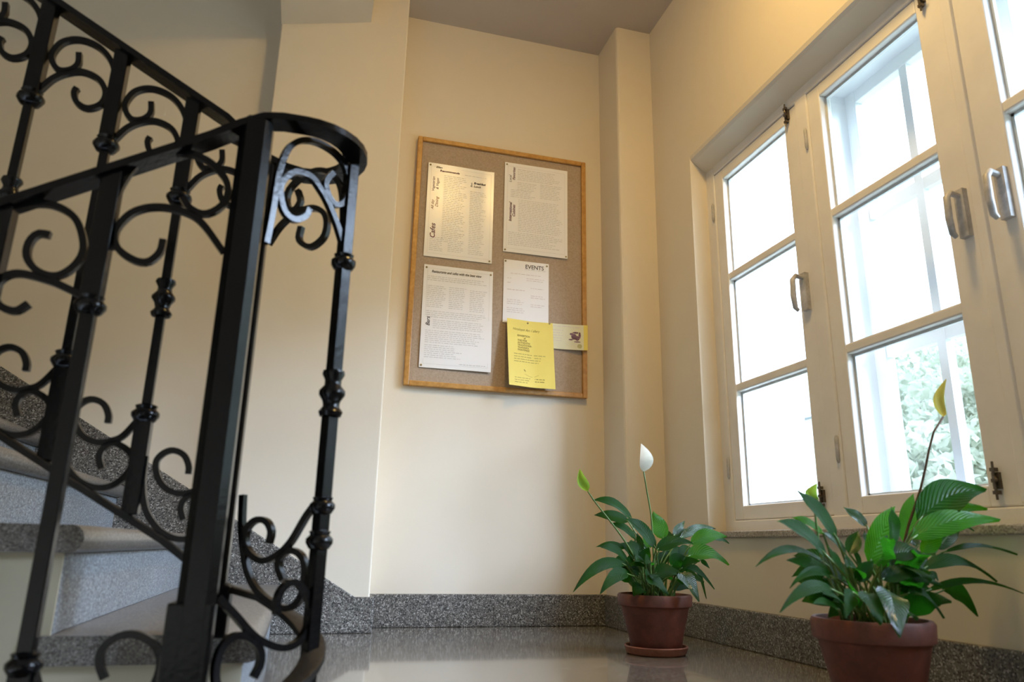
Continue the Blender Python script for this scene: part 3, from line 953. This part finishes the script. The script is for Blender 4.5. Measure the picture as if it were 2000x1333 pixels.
def sheet(name, x0, x1, z0, z1, mat, label, cat, group=None, bow=None, thick=0.0005, nx=10, nz=14, skew=0.0):
    """a sheet of paper; bow(u, v) pushes it off the board (u to the right, v upward, 0..1)"""
    bow = bow or (lambda u, v: 0.0)
    rootloc = ((x0 + x1) / 2, YL, z0)
    t = thing(name, rootloc, label, cat, group)

    def P(u, v, off=0.0):
        return Vector((x0 + (x1 - x0) * u + skew * (1 - v), YL - bow(u, v) - off, z0 + (z1 - z0) * v))
    m = MB()
    nv = (nx + 1) * (nz + 1)
    for off in (0.0, thick):
        for j in range(nz + 1):
            for i in range(nx + 1):
                m.v.append(tuple(P(i / nx, j / nz, off)))
    for j in range(nz):
        for i in range(nx):
            a = j * (nx + 1) + i
            q = (a, a + 1, a + nx + 2, a + nx + 1)
            m.f.append(q)
            m.f.append(tuple(k + nv for k in reversed(q)))
    ring = [i for i in range(nx)] + [nx + j * (nx + 1) for j in range(nz)] + [nz * (nx + 1) + nx - i for i in range(nx)] + [(nz - j) * (nx + 1) for j in range(nz)]
    for k in range(len(ring)):
        a, b = ring[k], ring[(k + 1) % len(ring)]
        m.f.append((b, a, a + nv, b + nv))
    m.build('sheet', mat, t, smooth=0.6)
    t_P = lambda u, v: P(u, v, thick + 0.0004)
    return t, t_P


def pins(t, P, spots):
    for u, v in spots:
        p = P(u, v)
        m = MB()
        rr = [(0.0042, 0.0), (0.0045, 0.0015), (0.0028, 0.0028), (0.0, 0.0032)]
        m.rings([[(p.x + r * math.cos(k * math.pi / 4), p.y - d, p.z + r * math.sin(k * math.pi / 4)) for k in range(8)] for r, d in rr], cap=True)
        m.build('drawing_pin', 'pin', t, smooth=0.9)


def lettering(t, P, text, u, v, size, mat, W, H, vertical=False, shear=0.0, bold=0.0, align='LEFT', name='lettering', sx=1.0):
    """printed words, laid on the sheet; size is the letter height in metres"""
    cu = bpy.data.curves.new('lettering', 'FONT')
    cu.body = text
    cu.size = size
    cu.shear = shear
    cu.offset = bold
    cu.align_x = align
    cu.resolution_u = 3
    ob = bpy.data.objects.new('tmp_text', cu)
    col.objects.link(ob)
    dg = bpy.context.evaluated_depsgraph_get()
    me = bpy.data.meshes.new_from_object(ob.evaluated_get(dg))
    bpy.data.objects.remove(ob)
    off = world_off(t)
    for vx in me.vertices:
        a, b = vx.co.x * sx, vx.co.y
        if vertical:
            a, b = -b, a
        uu, vv = u + a / W, v + b / H
        p = P(min(1, max(0, uu)), min(1, max(0, vv)))
        vx.co = (p.x + (0 if 0 <= uu <= 1 else 0) - off.x, p.y - off.y - 0.0003, p.z - off.z)
    me.materials.clear()
    me.materials.append(M[mat])
    o = bpy.data.objects.new(name, me)
    col.objects.link(o)
    o.parent = t
    return o


def fine_print(t, P, W, H, blocks, mat, seed=1):
    """rows of words too small to read: (u0, u1, v_top, v_bottom, pitch m, row height m, ragged)"""
    rnd = random.Random(seed)
    m = MB()
    for u0, u1, vt, vb, pitch, hh, ragged in blocks:
        v = vt
        while v > vb:
            end = u1 - (u1 - u0) * ragged * rnd.random()
            u = u0
            while u < end - 0.01:
                wd = min(end - u, rnd.uniform(0.006, 0.022) / W)
                n = len(m.v)
                for a, b in ((u, v), (u + wd, v), (u + wd, v + hh / H), (u, v + hh / H)):
                    p = P(a, b)
                    m.v.append((p.x, p.y - 0.0002, p.z))
                m.f.append((n, n + 1, n + 2, n + 3))
                u += wd + 0.0035 / W
            v -= pitch / H
    o = m.build('fine_print', mat, t)
    tag(o, kind='stuff')
    return o


def frame_line(t, P, inset_u, inset_v, mat, W, H):
    m = MB()
    d = 0.0008
    for a, b in (((inset_u, inset_v), (1 - inset_u, inset_v)), ((inset_u, 1 - inset_v), (1 - inset_u, 1 - inset_v)),
                 ((inset_u, inset_v), (inset_u, 1 - inset_v)), ((1 - inset_u, inset_v), (1 - inset_u, 1 - inset_v))):
        n = len(m.v)
        du, dv = (0, d / H) if a[1] == b[1] else (d / W, 0)
        for u, v in (a, b, (b[0] + du, b[1] + dv), (a[0] + du, a[1] + dv)):
            p = P(u, v)
            m.v.append((p.x, p.y - 0.0002, p.z))
        m.f.append((n, n + 1, n + 2, n + 3))
    m.build('border_line', mat, t)


PW, PH = 0.302, 0.445
# recommendations poster
t, P = sheet('poster', 0.402, 0.704, 1.498, 1.943, 'laminate', 'glossy white poster headed Recommends, top left of the notice board', 'poster',
             bow=lambda u, v: 0.003 + 0.004 * math.sin(3 * u + 1) * v + 0.006 * max(0, u - 0.9) * 8 * v)
lettering(t, P, 'Ellen', 0.115, 0.950, 0.0125, 'ink', PW, PH, shear=0.25, bold=0.0003, sx=1.15)
lettering(t, P, 'Recommends', 0.175, 0.915, 0.0135, 'ink_plum', PW, PH, shear=0.1, bold=0.0004, sx=1.2)
lettering(t, P, 'Vegetarian', 0.105, 0.690, 0.0165, 'ink_plum', PW, PH, True, 0.3)
lettering(t, P, '& Vegan', 0.165, 0.715, 0.0165, 'ink_plum', PW, PH, True, 0.3)
lettering(t, P, 'All day', 0.105, 0.495, 0.0165, 'ink_red', PW, PH, True, 0.3)
lettering(t, P, 'Dining', 0.17, 0.525, 0.0185, 'ink_red', PW, PH, True, 0.3)
lettering(t, P, 'Cafes', 0.145, 0.190, 0.031, 'ink_plum', PW, PH, True, 0.25, 0.0004)
lettering(t, P, 'Breakfast', 0.69, 0.835, 0.0145, 'ink', PW, PH, shear=0.3, bold=0.0005)
lettering(t, P, 'Lunch', 0.69, 0.800, 0.0135, 'ink', PW, PH, shear=0.3, bold=0.0004)
lettering(t, P, 'Best', 0.670, 0.795, 0.0125, 'ink', PW, PH, True, 0.3)
fine_print(t, P, PW, PH, [(0.55, 0.9, 0.915, 0.895, 0.009, 0.0022, 0.2), (0.24, 0.60, 0.875, 0.16, 0.0085, 0.0022, 0.35), (0.64, 0.90, 0.745, 0.13, 0.0085, 0.0022, 0.4),
                          (0.07, 0.28, 0.20, 0.06, 0.0085, 0.0022, 0.3), (0.34, 0.58, 0.15, 0.06, 0.0085, 0.0022, 0.3), (0.64, 0.9, 0.11, 0.06, 0.0085, 0.0022, 0.3)], 'ink_grey', 3)
frame_line(t, P, 0.045, 0.035, 'ink_grey', PW, PH)
pins(t, P, [(0.03, 0.975), (0.965, 0.02)])

# local favourites poster
t, P = sheet('poster', 0.754, 1.056, 1.564, 2.006, 'paper', 'white poster titled Local Favorites, top right of the notice board', 'poster',
             bow=lambda u, v: 0.003 + 0.004 * u * v + 0.004 * u * (1 - v))
lettering(t, P, 'Local', 0.105, 0.775, 0.0170, 'ink', PW, PH, True, 0.3)
lettering(t, P, 'Favorites', 0.162, 0.805, 0.0175, 'ink_plum', PW, PH, True, 0.3, 0.0003)
lettering(t, P, 'International', 0.118, 0.335, 0.0185, 'ink_plum', PW, PH, True, 0.3, 0.0004)
lettering(t, P, 'Cuisines', 0.17, 0.39, 0.0175, 'ink_plum', PW, PH, True, 0.3, 0.0004)
fine_print(t, P, PW, PH, [(0.20, 0.88, 0.93, 0.80, 0.0085, 0.0022, 0.2), (0.20, 0.5, 0.78, 0.70, 0.0085, 0.0022, 0.3), (0.56, 0.92, 0.79, 0.62, 0.0085, 0.0022, 0.3), (0.10, 0.50, 0.69, 0.60, 0.0085, 0.0022, 0.3),
                          (0.22, 0.92, 0.585, 0.24, 0.0085, 0.0022, 0.15), (0.07, 0.92, 0.215, 0.07, 0.0085, 0.0022, 0.25)], 'ink_grey', 5)
frame_line(t, P, 0.045, 0.04, 'ink_grey', PW, PH)
pins(t, P, [(0.03, 0.975), (0.03, 0.02), (0.975, 0.02)])

# best view poster
t, P = sheet('poster', 0.408, 0.712, 1.006, 1.460, 'paper', 'white poster headed Restaurants and cafes with the best view, lower left of the notice board', 'poster',
             bow=lambda u, v: 0.003 + 0.006 * (1 - v) * u + 0.002 * math.sin(6 * v))
lettering(t, P, 'Restaurants and cafes with the best view', 0.11, 0.925, 0.0165, 'ink', 0.304, 0.454, shear=0.28, bold=0.0003, sx=0.80)
lettering(t, P, 'Bars', 0.115, 0.395, 0.023, 'ink', 0.304, 0.454, True, 0.3, 0.0004)
fine_print(t, P, 0.304, 0.454, [(0.06, 0.92, 0.885, 0.83, 0.0085, 0.0022, 0.2), (0.06, 0.33, 0.79, 0.57, 0.0085, 0.0022, 0.25), (0.37, 0.62, 0.79, 0.57, 0.0085, 0.0022, 0.25), (0.67, 0.92, 0.78, 0.57, 0.0085, 0.0022, 0.25),
                                (0.06, 0.92, 0.54, 0.47, 0.0085, 0.0022, 0.15), (0.16, 0.92, 0.455, 0.37, 0.0085, 0.0022, 0.15), (0.06, 0.92, 0.35, 0.23, 0.0085, 0.0022, 0.2), (0.06, 0.58, 0.21, 0.09, 0.0085, 0.0022, 0.25), (0.55, 0.92, 0.048, 0.04, 0.0085, 0.0025, 0.0)], 'ink_grey', 7)
frame_line(t, P, 0.05, 0.035, 'ink_grey', 0.304, 0.454)
pins(t, P, [(0.035, 0.97), (0.965, 0.965), (0.03, 0.02)])

# events sheet
t, P = sheet('flyer', 0.760, 0.968, 1.235, 1.528, 'paper', 'white EVENTS flyer pinned above the yellow flyer', 'flyer', bow=lambda u, v: 0.002 + 0.002 * u)
lettering(t, P, 'EVENTS', 0.47, 0.885, 0.0265, 'ink', 0.208, 0.293, sx=0.95, bold=0.0003)
fine_print(t, P, 0.208, 0.293, [(0.46, 0.93, 0.865, 0.85, 0.009, 0.002, 0.0)], 'ink_grey', 9)
fine_print(t, P, 0.208, 0.293, [(0.15, 0.92, 0.78, 0.765, 0.009, 0.0022, 0.2), (0.50, 0.92, 0.72, 0.66, 0.009, 0.0022, 0.2), (0.08, 0.2, 0.70, 0.62, 0.02, 0.0022, 0.4), (0.60, 0.92, 0.57, 0.54, 0.009, 0.0022, 0.2), (0.08, 0.5, 0.52, 0.50, 0.009, 0.0028, 0.1),
                                (0.60, 0.92, 0.45, 0.40, 0.009, 0.0022, 0.3), (0.08, 0.45, 0.36, 0.29, 0.009, 0.0022, 0.25), (0.6, 0.92, 0.31, 0.25, 0.009, 0.0022, 0.3), (0.08, 0.5, 0.23, 0.15, 0.009, 0.0022, 0.2)], 'ink_pink', 10)
pins(t, P, [(0.035, 0.97), (0.955, 0.96)])

# yellow gallery flyer: hangs from one pin, its foot swings off the board
t, P = sheet('flyer', 0.774, 0.985, 0.948, 1.249, 'yellow', 'yellow gallery flyer hanging from one pin over the board frame', 'flyer',
             bow=lambda u, v: 0.006 + 0.030 * (1 - v) ** 1.2 + 0.030 * max(0, 0.55 - u) * 1.8 * (0.6 + 0.4 * (1 - v)) + 0.012 * max(0, u - 0.5), skew=0.004)
lettering(t, P, 'Himalayan Art Gallery', 0.12, 0.835, 0.0165, 'ink_olive', 0.211, 0.301, shear=0.3, sx=0.83)
for k, wd in enumerate(('EXHIBITION', 'of', 'THE FINE', 'AUTHENTIC', 'TRADITIONAL', 'THANGKA', 'PAINTINGS')):
    lettering(t, P, wd, 0.22 if k != 1 else 0.36, 0.745 - 0.036 * k, 0.0115, 'ink_olive', 0.211, 0.301, bold=0.0002, sx=0.95)
fine_print(t, P, 0.211, 0.301, [(0.13, 0.85, 0.475, 0.46, 0.009, 0.002, 0.1), (0.13, 0.80, 0.435, 0.33, 0.011, 0.002, 0.2), (0.13, 0.48, 0.12, 0.05, 0.010, 0.002, 0.2), (0.55, 0.80, 0.12, 0.05, 0.011, 0.003, 0.1)], 'ink_olive', 12)
m = MB()
for a in range(12):
    p = P(0.36 + 0.022 * math.cos(a * math.pi / 6 + 0.3), 0.238 + 0.014 * math.sin(a * math.pi / 6) - 0.010 * math.cos(a * math.pi / 6))
    m.v.append((p.x, p.y - 0.0003, p.z))
m.f.append(tuple(range(12)))
for i in range(8):
    pass
m.build('printed_emblem', 'ink_olive', t)
m = MB()
pts = [P(0.36 + 0.30 * k / 8, 0.185 - 0.035 * math.sin(math.pi * k / 8)) for k in range(9)]
for a, b in zip(pts, pts[1:]):
    n = len(m.v)
    m.v += [(a.x, a.y - 0.0003, a.z), (b.x, b.y - 0.0003, b.z), (b.x, b.y - 0.0003, b.z + 0.0009), (a.x, a.y - 0.0003, a.z + 0.0009)]
    m.f.append((n, n + 1, n + 2, n + 3))
m.build('printed_emblem', 'ink_olive', t)
pins(t, P, [(0.46, 0.965), (0.93, 0.99)])

# small ticket, its right end folded out over the frame
t, P = sheet('ticket', 0.966, 1.144, 1.137, 1.252, 'ticket', 'small pale yellow ticket with a purple picture, sticking out over the frame', 'ticket',
             bow=lambda u, v: 0.004 + 0.020 * u ** 2, skew=0.0)
fine_print(t, P, 0.178, 0.115, [(0.12, 0.55, 0.90, 0.84, 0.009, 0.002, 0.2), (0.12, 0.42, 0.74, 0.25, 0.012, 0.0018, 0.3), (0.55, 0.85, 0.88, 0.82, 0.009, 0.002, 0.2)], 'ink_pink', 14)
m = MB()
for cu_, cv_, ru_, rv_, n_ in ((0.66, 0.52, 0.07, 0.12, 9), (0.74, 0.46, 0.06, 0.10, 7), (0.60, 0.62, 0.05, 0.05, 6), (0.70, 0.68, 0.08, 0.04, 7), (0.80, 0.58, 0.03, 0.14, 6), (0.58, 0.40, 0.06, 0.03, 6), (0.74, 0.32, 0.09, 0.025, 6)):
    n = len(m.v)
    for k in range(n_):
        p = P(cu_ + ru_ * math.cos(2 * math.pi * k / n_ + cu_ * 9), cv_ + rv_ * math.sin(2 * math.pi * k / n_ + cu_ * 9))
        m.v.append((p.x, p.y - 0.0002, p.z))
    m.f.append(tuple(range(n, n + n_)))
m.build('printed_picture', plain('picture_ink', (0.20, 0.11, 0.15), 0.6, 0.3, 0.7, 120), t)
m = MB()
n0 = []
for a in range(12):
    p = P(0.80 + 0.06 * math.cos(a * math.pi / 6), 0.15 + 0.09 * math.sin(a * math.pi / 6))
    m.v.append((p.x, p.y - 0.0002, p.z))
m.f.append(tuple(range(12)))
m.build('printed_seal', plain('seal_ink', (0.55, 0.52, 0.26), 0.6, 0.3, 0.1, 60), t)
m = MB()
for u0, u1 in ((0.90, 1.0),):
    n = len(m.v)
    for a, b in ((u0, 0.0), (u1, 0.0), (u1, 1.0), (u0, 1.0)):
        p = P(a, b)
        m.v.append((p.x, p.y - 0.0002, p.z))
    m.f.append((n, n + 1, n + 2, n + 3))
m.build('printed_edge', 'yellow', t)
pins(t, P, [(0.06, 0.95)])


# ================================================================== peace lilies
def leaf(parent, B, T, W, arch, root, mat, rnd, hint=None, stalk='petiole', n=11):
    B, T, R = Vector(B), Vector(T), Vector(root)
    d = T - B
    L = d.length
    up = Vector((0, 0, 1))
    mid = (B + T) / 2 + up * arch * 1.2 + up * 0.05 * L
    N = hint or Vector((rnd.uniform(-0.35, 0.35), -0.85 + rnd.uniform(-0.25, 0.3), 0.55 + rnd.uniform(-0.3, 0.35)))
    N = Vector(N).normalized()
    fold = rnd.uniform(0.10, 0.30)
    curl = rnd.uniform(-0.04, 0.08)
    m = MB()
    rows, uvs = [], []
    for i in range(n):
        t = i / (n - 1)
        p = B * (1 - t) ** 2 + mid * 2 * t * (1 - t) + T * t * t
        tg = ((mid - B) * (1 - t) + (T - mid) * t).normalized()
        S = tg.cross(N)
        if S.length < 0.2:
            S = tg.cross(Vector((1, 0, 0)))
        S.normalize()
        Nn = S.cross(tg).normalized()
        if Nn.dot(N) < 0:
            Nn = -Nn
        # broad above the base, long drawn-out tip
        w = W * 0.5 * (math.sin(math.pi * min(1, t * 1.0) ** 0.78) ** 0.80 * (1.0 - 0.30 * t)) * 1.16
        if t < 0.001 or t > 0.999:
            w = 0.0006
        row = []
        for k in (-1, -0.55, 0, 0.55, 1):
            lift = fold * abs(k) * w - curl * W * k * k * 2 * t
            wav = 0.05 * W * math.sin(9 * t + 2.1 * k + rnd.random() * 0.6) * abs(k)
            row.append(p + S * (k * w) + Nn * (lift + wav))
            uvs.append((k, t))
        rows.append(row)
    m.rings(rows, cap=False, closed=False)
    o = m.build('leaf', mat, parent, smooth=True)
    uvl = o.data.uv_layers.new(name='UVMap')
    for lp in o.data.loops:
        uvl.data[lp.index].uv = uvs[lp.vertex_index]
    # stalk
    c = R.lerp(B, 0.5) + Vector((0, 0, 0.18 * (B - R).length)) - (B - R) * 0.12
    pts = []
    for i in range(7):
        t = i / 6
        pts.append(R * (1 - t) ** 2 + c * 2 * t * (1 - t) + B * t * t)
    pts.append(B.lerp(mid, 0.15))
    MB().tube(pts, [0.0034, 0.0032, 0.0029, 0.0026, 0.0024, 0.0022, 0.0021, 0.0012], 6).build('stalk', stalk, o, smooth=True)
    return o


def spathe(parent, pts, W, mat, stem_mat, closed=0.0, spadix=True, name='flower', away=False):
    """stem along pts[:-1], hooded bract from pts[-2] to pts[-1]"""
    stem = smooth_path(pts[:-1], 12)
    B, T = Vector(pts[-2]), Vector(pts[-1])
    d = T - B
    N = Vector((-0.15, 1, 0.1) if away else (0.15, -1, 0.1)).normalized()
    S0 = d.normalized().cross(N).normalized()
    m = MB()
    rows, uvs = [], []
    for i in range(11):
        t = i / 10
        w = W / 2 * math.sin(math.pi * t ** 0.72) ** 0.85
        w = max(w, 0.0006)
        p = B + d * t + N * (0.02 * math.sin(math.pi * t) * -1)
        row = []
        for k in (-1, -0.6, -0.25, 0.25, 0.6, 1):
            a = k * (0.75 + 1.9 * closed)
            row.append(p + S0 * (w * math.sin(a) / (0.75 + 0.3 * closed)) + N * (w * (0.55 + 0.6 * closed) * (1 - math.cos(a)) - 0.25 * w))
            uvs.append((k, t))
        rows.append(row)
    m.rings(rows, cap=False, closed=False)
    fl = m.build(name, mat, parent, smooth=True)
    uvl = fl.data.uv_layers.new(name='UVMap')
    for lp in fl.data.loops:
        uvl.data[lp.index].uv = uvs[lp.vertex_index]
    MB().tube(stem, [0.0034 - 0.0012 * i / 11 for i in range(12)], 7).build('stem', stem_mat, fl, smooth=True)
    if spadix:
        q = [B + d * t + N * 0.004 for t in (0.02, 0.12, 0.3, 0.48, 0.54)]
        MB().tube(q, [0.003, 0.0055, 0.006, 0.005, 0.002], 8).build('spadix', 'spadix', fl, smooth=True)
    return fl


def pot(parent, x, y, z0, rim_r, base_r, h, lip_h):
    k = rim_r
    pr = [(0.0, z0), (base_r, z0), (base_r + 0.004, z0 + 0.006)]
    body_r = k - 0.010
    for t in (0.25, 0.5, 0.75, 1.0):
        pr.append((base_r + (body_r - base_r) * t, z0 + (h - lip_h) * t))
    pr += [(body_r + 0.003, z0 + h - lip_h + 0.001), (k - 0.001, z0 + h - lip_h + 0.004), (k + 0.001, z0 + h - 0.006), (k - 0.003, z0 + h), (k - 0.010, z0 + h), (k - 0.014, z0 + h - 0.006),
           (body_r - 0.012, z0 + h - lip_h), (base_r - 0.01, z0 + 0.03), (0.0, z0 + 0.03)]
    return MB().lathe(pr, x, y, 40, cap=False).build('pot', 'terra', parent, smooth=0.7)


def soil(parent, x, y, z, r):
    rnd = random.Random(5)
    rows = []
    for q in (1.0, 0.8, 0.55, 0.3, 0.05):
        rows.append([(x + r * q * math.cos(a * math.pi / 12), y + r * q * math.sin(a * math.pi / 12), z + 0.012 * (1 - q) + rnd.uniform(-0.003, 0.003)) for a in range(24)])
    return MB().rings(rows).build('soil', 'soil', parent, smooth=True)


def lily(name, label, x, y, z0, rim_r, base_r, h, lip_h, table, seed, bright, shiny, extra):
    rnd = random.Random(seed)
    t = thing(name, (x, y, z0), label, 'potted plant', 'potted peace lilies')
    pot(t, x, y, z0, rim_r, base_r, h, lip_h)
    soil(t, x, y, z0 + h - 0.025, rim_r - 0.016)
    zs = z0 + h - 0.02
    for i, (bx, by, bz, tx, ty, tz, w, arch) in enumerate(table):
        a = rnd.uniform(0, 6.28)
        q = rim_r * 0.42 * math.sqrt(rnd.random())
        root = (x + q * math.cos(a) + 0.25 * (bx - x) * 0.5, y + q * math.sin(a), zs)
        leaf(t, (bx, by, bz), (tx, ty, tz), w, arch, root, 'leaf_bright' if i in bright else 'leaf_shiny' if i in shiny else 'leaf', rnd)
    for i in range(extra):      # inner leaves of the tuft
        a = rnd.uniform(0, 6.28)
        root = (x + 0.05 * math.cos(a), y + 0.05 * math.sin(a), zs)
        r1 = rnd.uniform(0.03, 0.08)
        hh = rnd.uniform(0.03, 0.12)
        B = (x + r1 * math.cos(a), y + r1 * math.sin(a), zs + hh)
        r2 = r1 + rnd.uniform(0.05, 0.09)
        T = (x + r2 * math.cos(a), y + r2 * math.sin(a), zs + hh + rnd.uniform(-0.02, 0.06))
        if T[0] > 1.36:
            continue
        leaf(t, B, T, rnd.uniform(0.035, 0.05), 0.015, root, 'leaf', rnd)
    return t


p1 = lily('potted_peace_lily', 'white flowering peace lily in a terracotta pot on a saucer in the corner', 1.060, 2.165, 0.010, 0.112, 0.072, 0.160, 0.036, LEAVES_CORNER, 11, {4, 8, 9, 23}, {5, 7, 18, 24}, 28)
spathe(p1, [(1.062, 2.16, 0.17), (1.058, 2.16, 0.30), (1.055, 2.16, 0.399), (1.040, 2.155, 0.478), (1.024, 2.14, 0.536), (1.018, 2.14, 0.624)], 0.056, 'spathe', 'petiole', away=True)
spathe(p1, [(1.03, 2.15, 0.17), (0.985, 2.12, 0.26), (0.923, 2.10, 0.341), (0.839, 2.08, 0.428), (0.808, 2.07, 0.463), (0.779, 2.06, 0.526)], 0.030, 'spathe_green', 'petiole', closed=0.6, spadix=False, name='bud')
dish = MB().lathe([(0.0, 0.0), (0.083, 0.0), (0.089, 0.005), (0.095, 0.022), (0.093, 0.025), (0.089, 0.024), (0.083, 0.010), (0.0, 0.009)], 1.060, 2.165, 40, cap=False).build('saucer', 'terra_dish', None, smooth=0.7)
tag(dish, 'orange terracotta saucer under the pot in the room corner', 'saucer')

p2 = lily('potted_peace_lily', 'larger peace lily with a yellowed flower in a terracotta pot beneath the window', 1.100, 1.295, 0.0, 0.112, 0.070, 0.178, 0.042, LEAVES_WINDOW, 21, {2, 6, 7, 10, 11, 12}, {3, 4, 5, 13, 14, 27}, 30)
spathe(p2, [(1.13, 1.30, 0.18), (1.185, 1.30, 0.27), (1.215, 1.30, 0.345), (1.249, 1.28, 0.44), (1.266, 1.25, 0.545), (1.290, 1.24, 0.583), (1.312, 1.24, 0.667)], 0.026, 'spathe_old', 'brown_stalk', closed=0.5, spadix=False, name='withered_flower')
spathe(p2, [(1.06, 1.31, 0.18), (1.03, 1.33, 0.27), (1.021, 1.33, 0.351), (1.020, 1.33, 0.382), (1.021, 1.33, 0.404), (1.031, 1.33, 0.440)], 0.026, 'spathe_green', 'petiole', closed=0.6, spadix=False, name='bud')

# ================================================================== ceiling lamp (its glow shows on the walls and the glossy poster)
LX, LY = 0.80, 1.22
lamp = thing('ceiling_lamp', (LX, LY, 2.62), 'warm round flush glass ceiling lamp above the landing', 'lamp')
MB().lathe([(0.0, 2.697), (0.155, 2.697), (0.158, 2.680), (0.150, 2.676), (0.0, 2.676)], LX, LY, 32, cap=False).build('base', 'lamp_base', lamp, smooth=0.7)
MB().lathe([(0.0, 2.630), (0.04, 2.631), (0.08, 2.636), (0.115, 2.646), (0.138, 2.660), (0.146, 2.677)], LX, LY, 32, cap=False).build('glass_dome', 'lamp', lamp, smooth=True)

# ================================================================== outside
struct(MB().prism([(1.72, -3.0), (1.72, -1.6), (7, -1.2), (10, -0.2), (18, 3.3), (30, 8.8), (60, 24.0), (60, -3.0)], -30, 60, 'y').build('ground_hillside', 'grass'))
hs = thing('neighbour_house', (3.0, 8.0, -1.5), 'white ribbed house wall outside, behind the left window sash', 'house')
box('wall', 'house', hs, 2.0, 4.08, 5.35, 14.0, -1.6, 9.0)
for i in range(24):
    box('rib', 'house', hs, 4.08, 4.11, 5.42 + 0.35 * i, 5.47 + 0.35 * i, -1.5, 9.0)
for i in range(12):
    box('rib', 'house', hs, 2.05 + 0.17 * i, 2.09 + 0.17 * i, 5.32, 5.35, -1.5, 9.0)
h2 = thing('hillside_house', (24.0, 25.0, 3.0), 'distant grey roofed house among the trees outside the window', 'house')
box('wall', 'house', h2, 22.0, 27.0, 24.0, 29.0, 2.0, 6.2)
MB().prism([(21.6, 6.2), (24.5, 8.0), (27.4, 6.2)], 23.6, 29.4, 'y').build('roof', 'roof', h2)


def tree(x, y, z, h, r, seed, label):
    rnd = random.Random(seed)
    t = thing('hillside_tree', (x, y, z), label, 'tree', 'trees on the hillside outside')
    MB().tube([(x, y, z - 0.6), (x + 0.05, y, z + h * 0.3), (x - 0.05, y + 0.1, z + h * 0.75)], [0.16, 0.12, 0.05], 7).build('trunk', 'bark', t, smooth=True)
    m = MB()
    for i in range(2600):
        a, b = rnd.uniform(0, 6.283), math.acos(rnd.uniform(-1, 1))
        lump = 1 + 0.22 * math.sin(3 * a + seed) * math.sin(2 * b) + 0.12 * math.sin(7 * a + 5 * b)
        q = r * lump * rnd.uniform(0.55, 1.0) ** 0.4
        c = Vector((x + q * math.sin(b) * math.cos(a), y + q * math.sin(b) * math.sin(a), z + h * 0.62 + q * 0.9 * math.cos(b)))
        s = rnd.uniform(0.07, 0.17)
        u = Vector((rnd.gauss(0, 1), rnd.gauss(0, 1), rnd.gauss(0, 1))).normalized()
        v = u.cross(Vector((rnd.gauss(0, 1), rnd.gauss(0, 1), rnd.gauss(0, 1)))).normalized()
        n = len(m.v)
        m.v += [tuple(c - u * s), tuple(c + v * s * 0.5), tuple(c + u * s), tuple(c - v * s * 0.5)]
        m.f.append((n, n + 1, n + 2, n + 3))
    tag(m.build('crown', 'foliage', t), kind='stuff')
    return t


for i, (x, y, z, h, r, lab) in enumerate([
        (9.0, 8.6, -0.6, 2.6, 1.2, 'small round tree beside the white house outside the window'),
        (13.2, 13.6, 1.1, 3.0, 1.5, 'leafy tree left of the outer window bar on the hillside'),
        (12.2, 10.6, 0.7, 2.8, 1.3, 'low bushy tree right behind the outer window bar'),
        (15.5, 11.2, 2.1, 3.0, 1.4, 'leafy tree right of the outer window bar on the hillside'),
        (18.5, 18.5, 3.4, 3.4, 1.8, 'distant tree high on the hillside left of the window bar'),
        (20.0, 13.8, 4.2, 3.4, 1.9, 'tall tree high on the hillside right of the window bar'),
        (12.5, 7.0, 0.9, 2.8, 1.3, 'near bushy tree low at the right edge of the window')]):
    tree(x, y, z, h, r, 30 + i, lab)
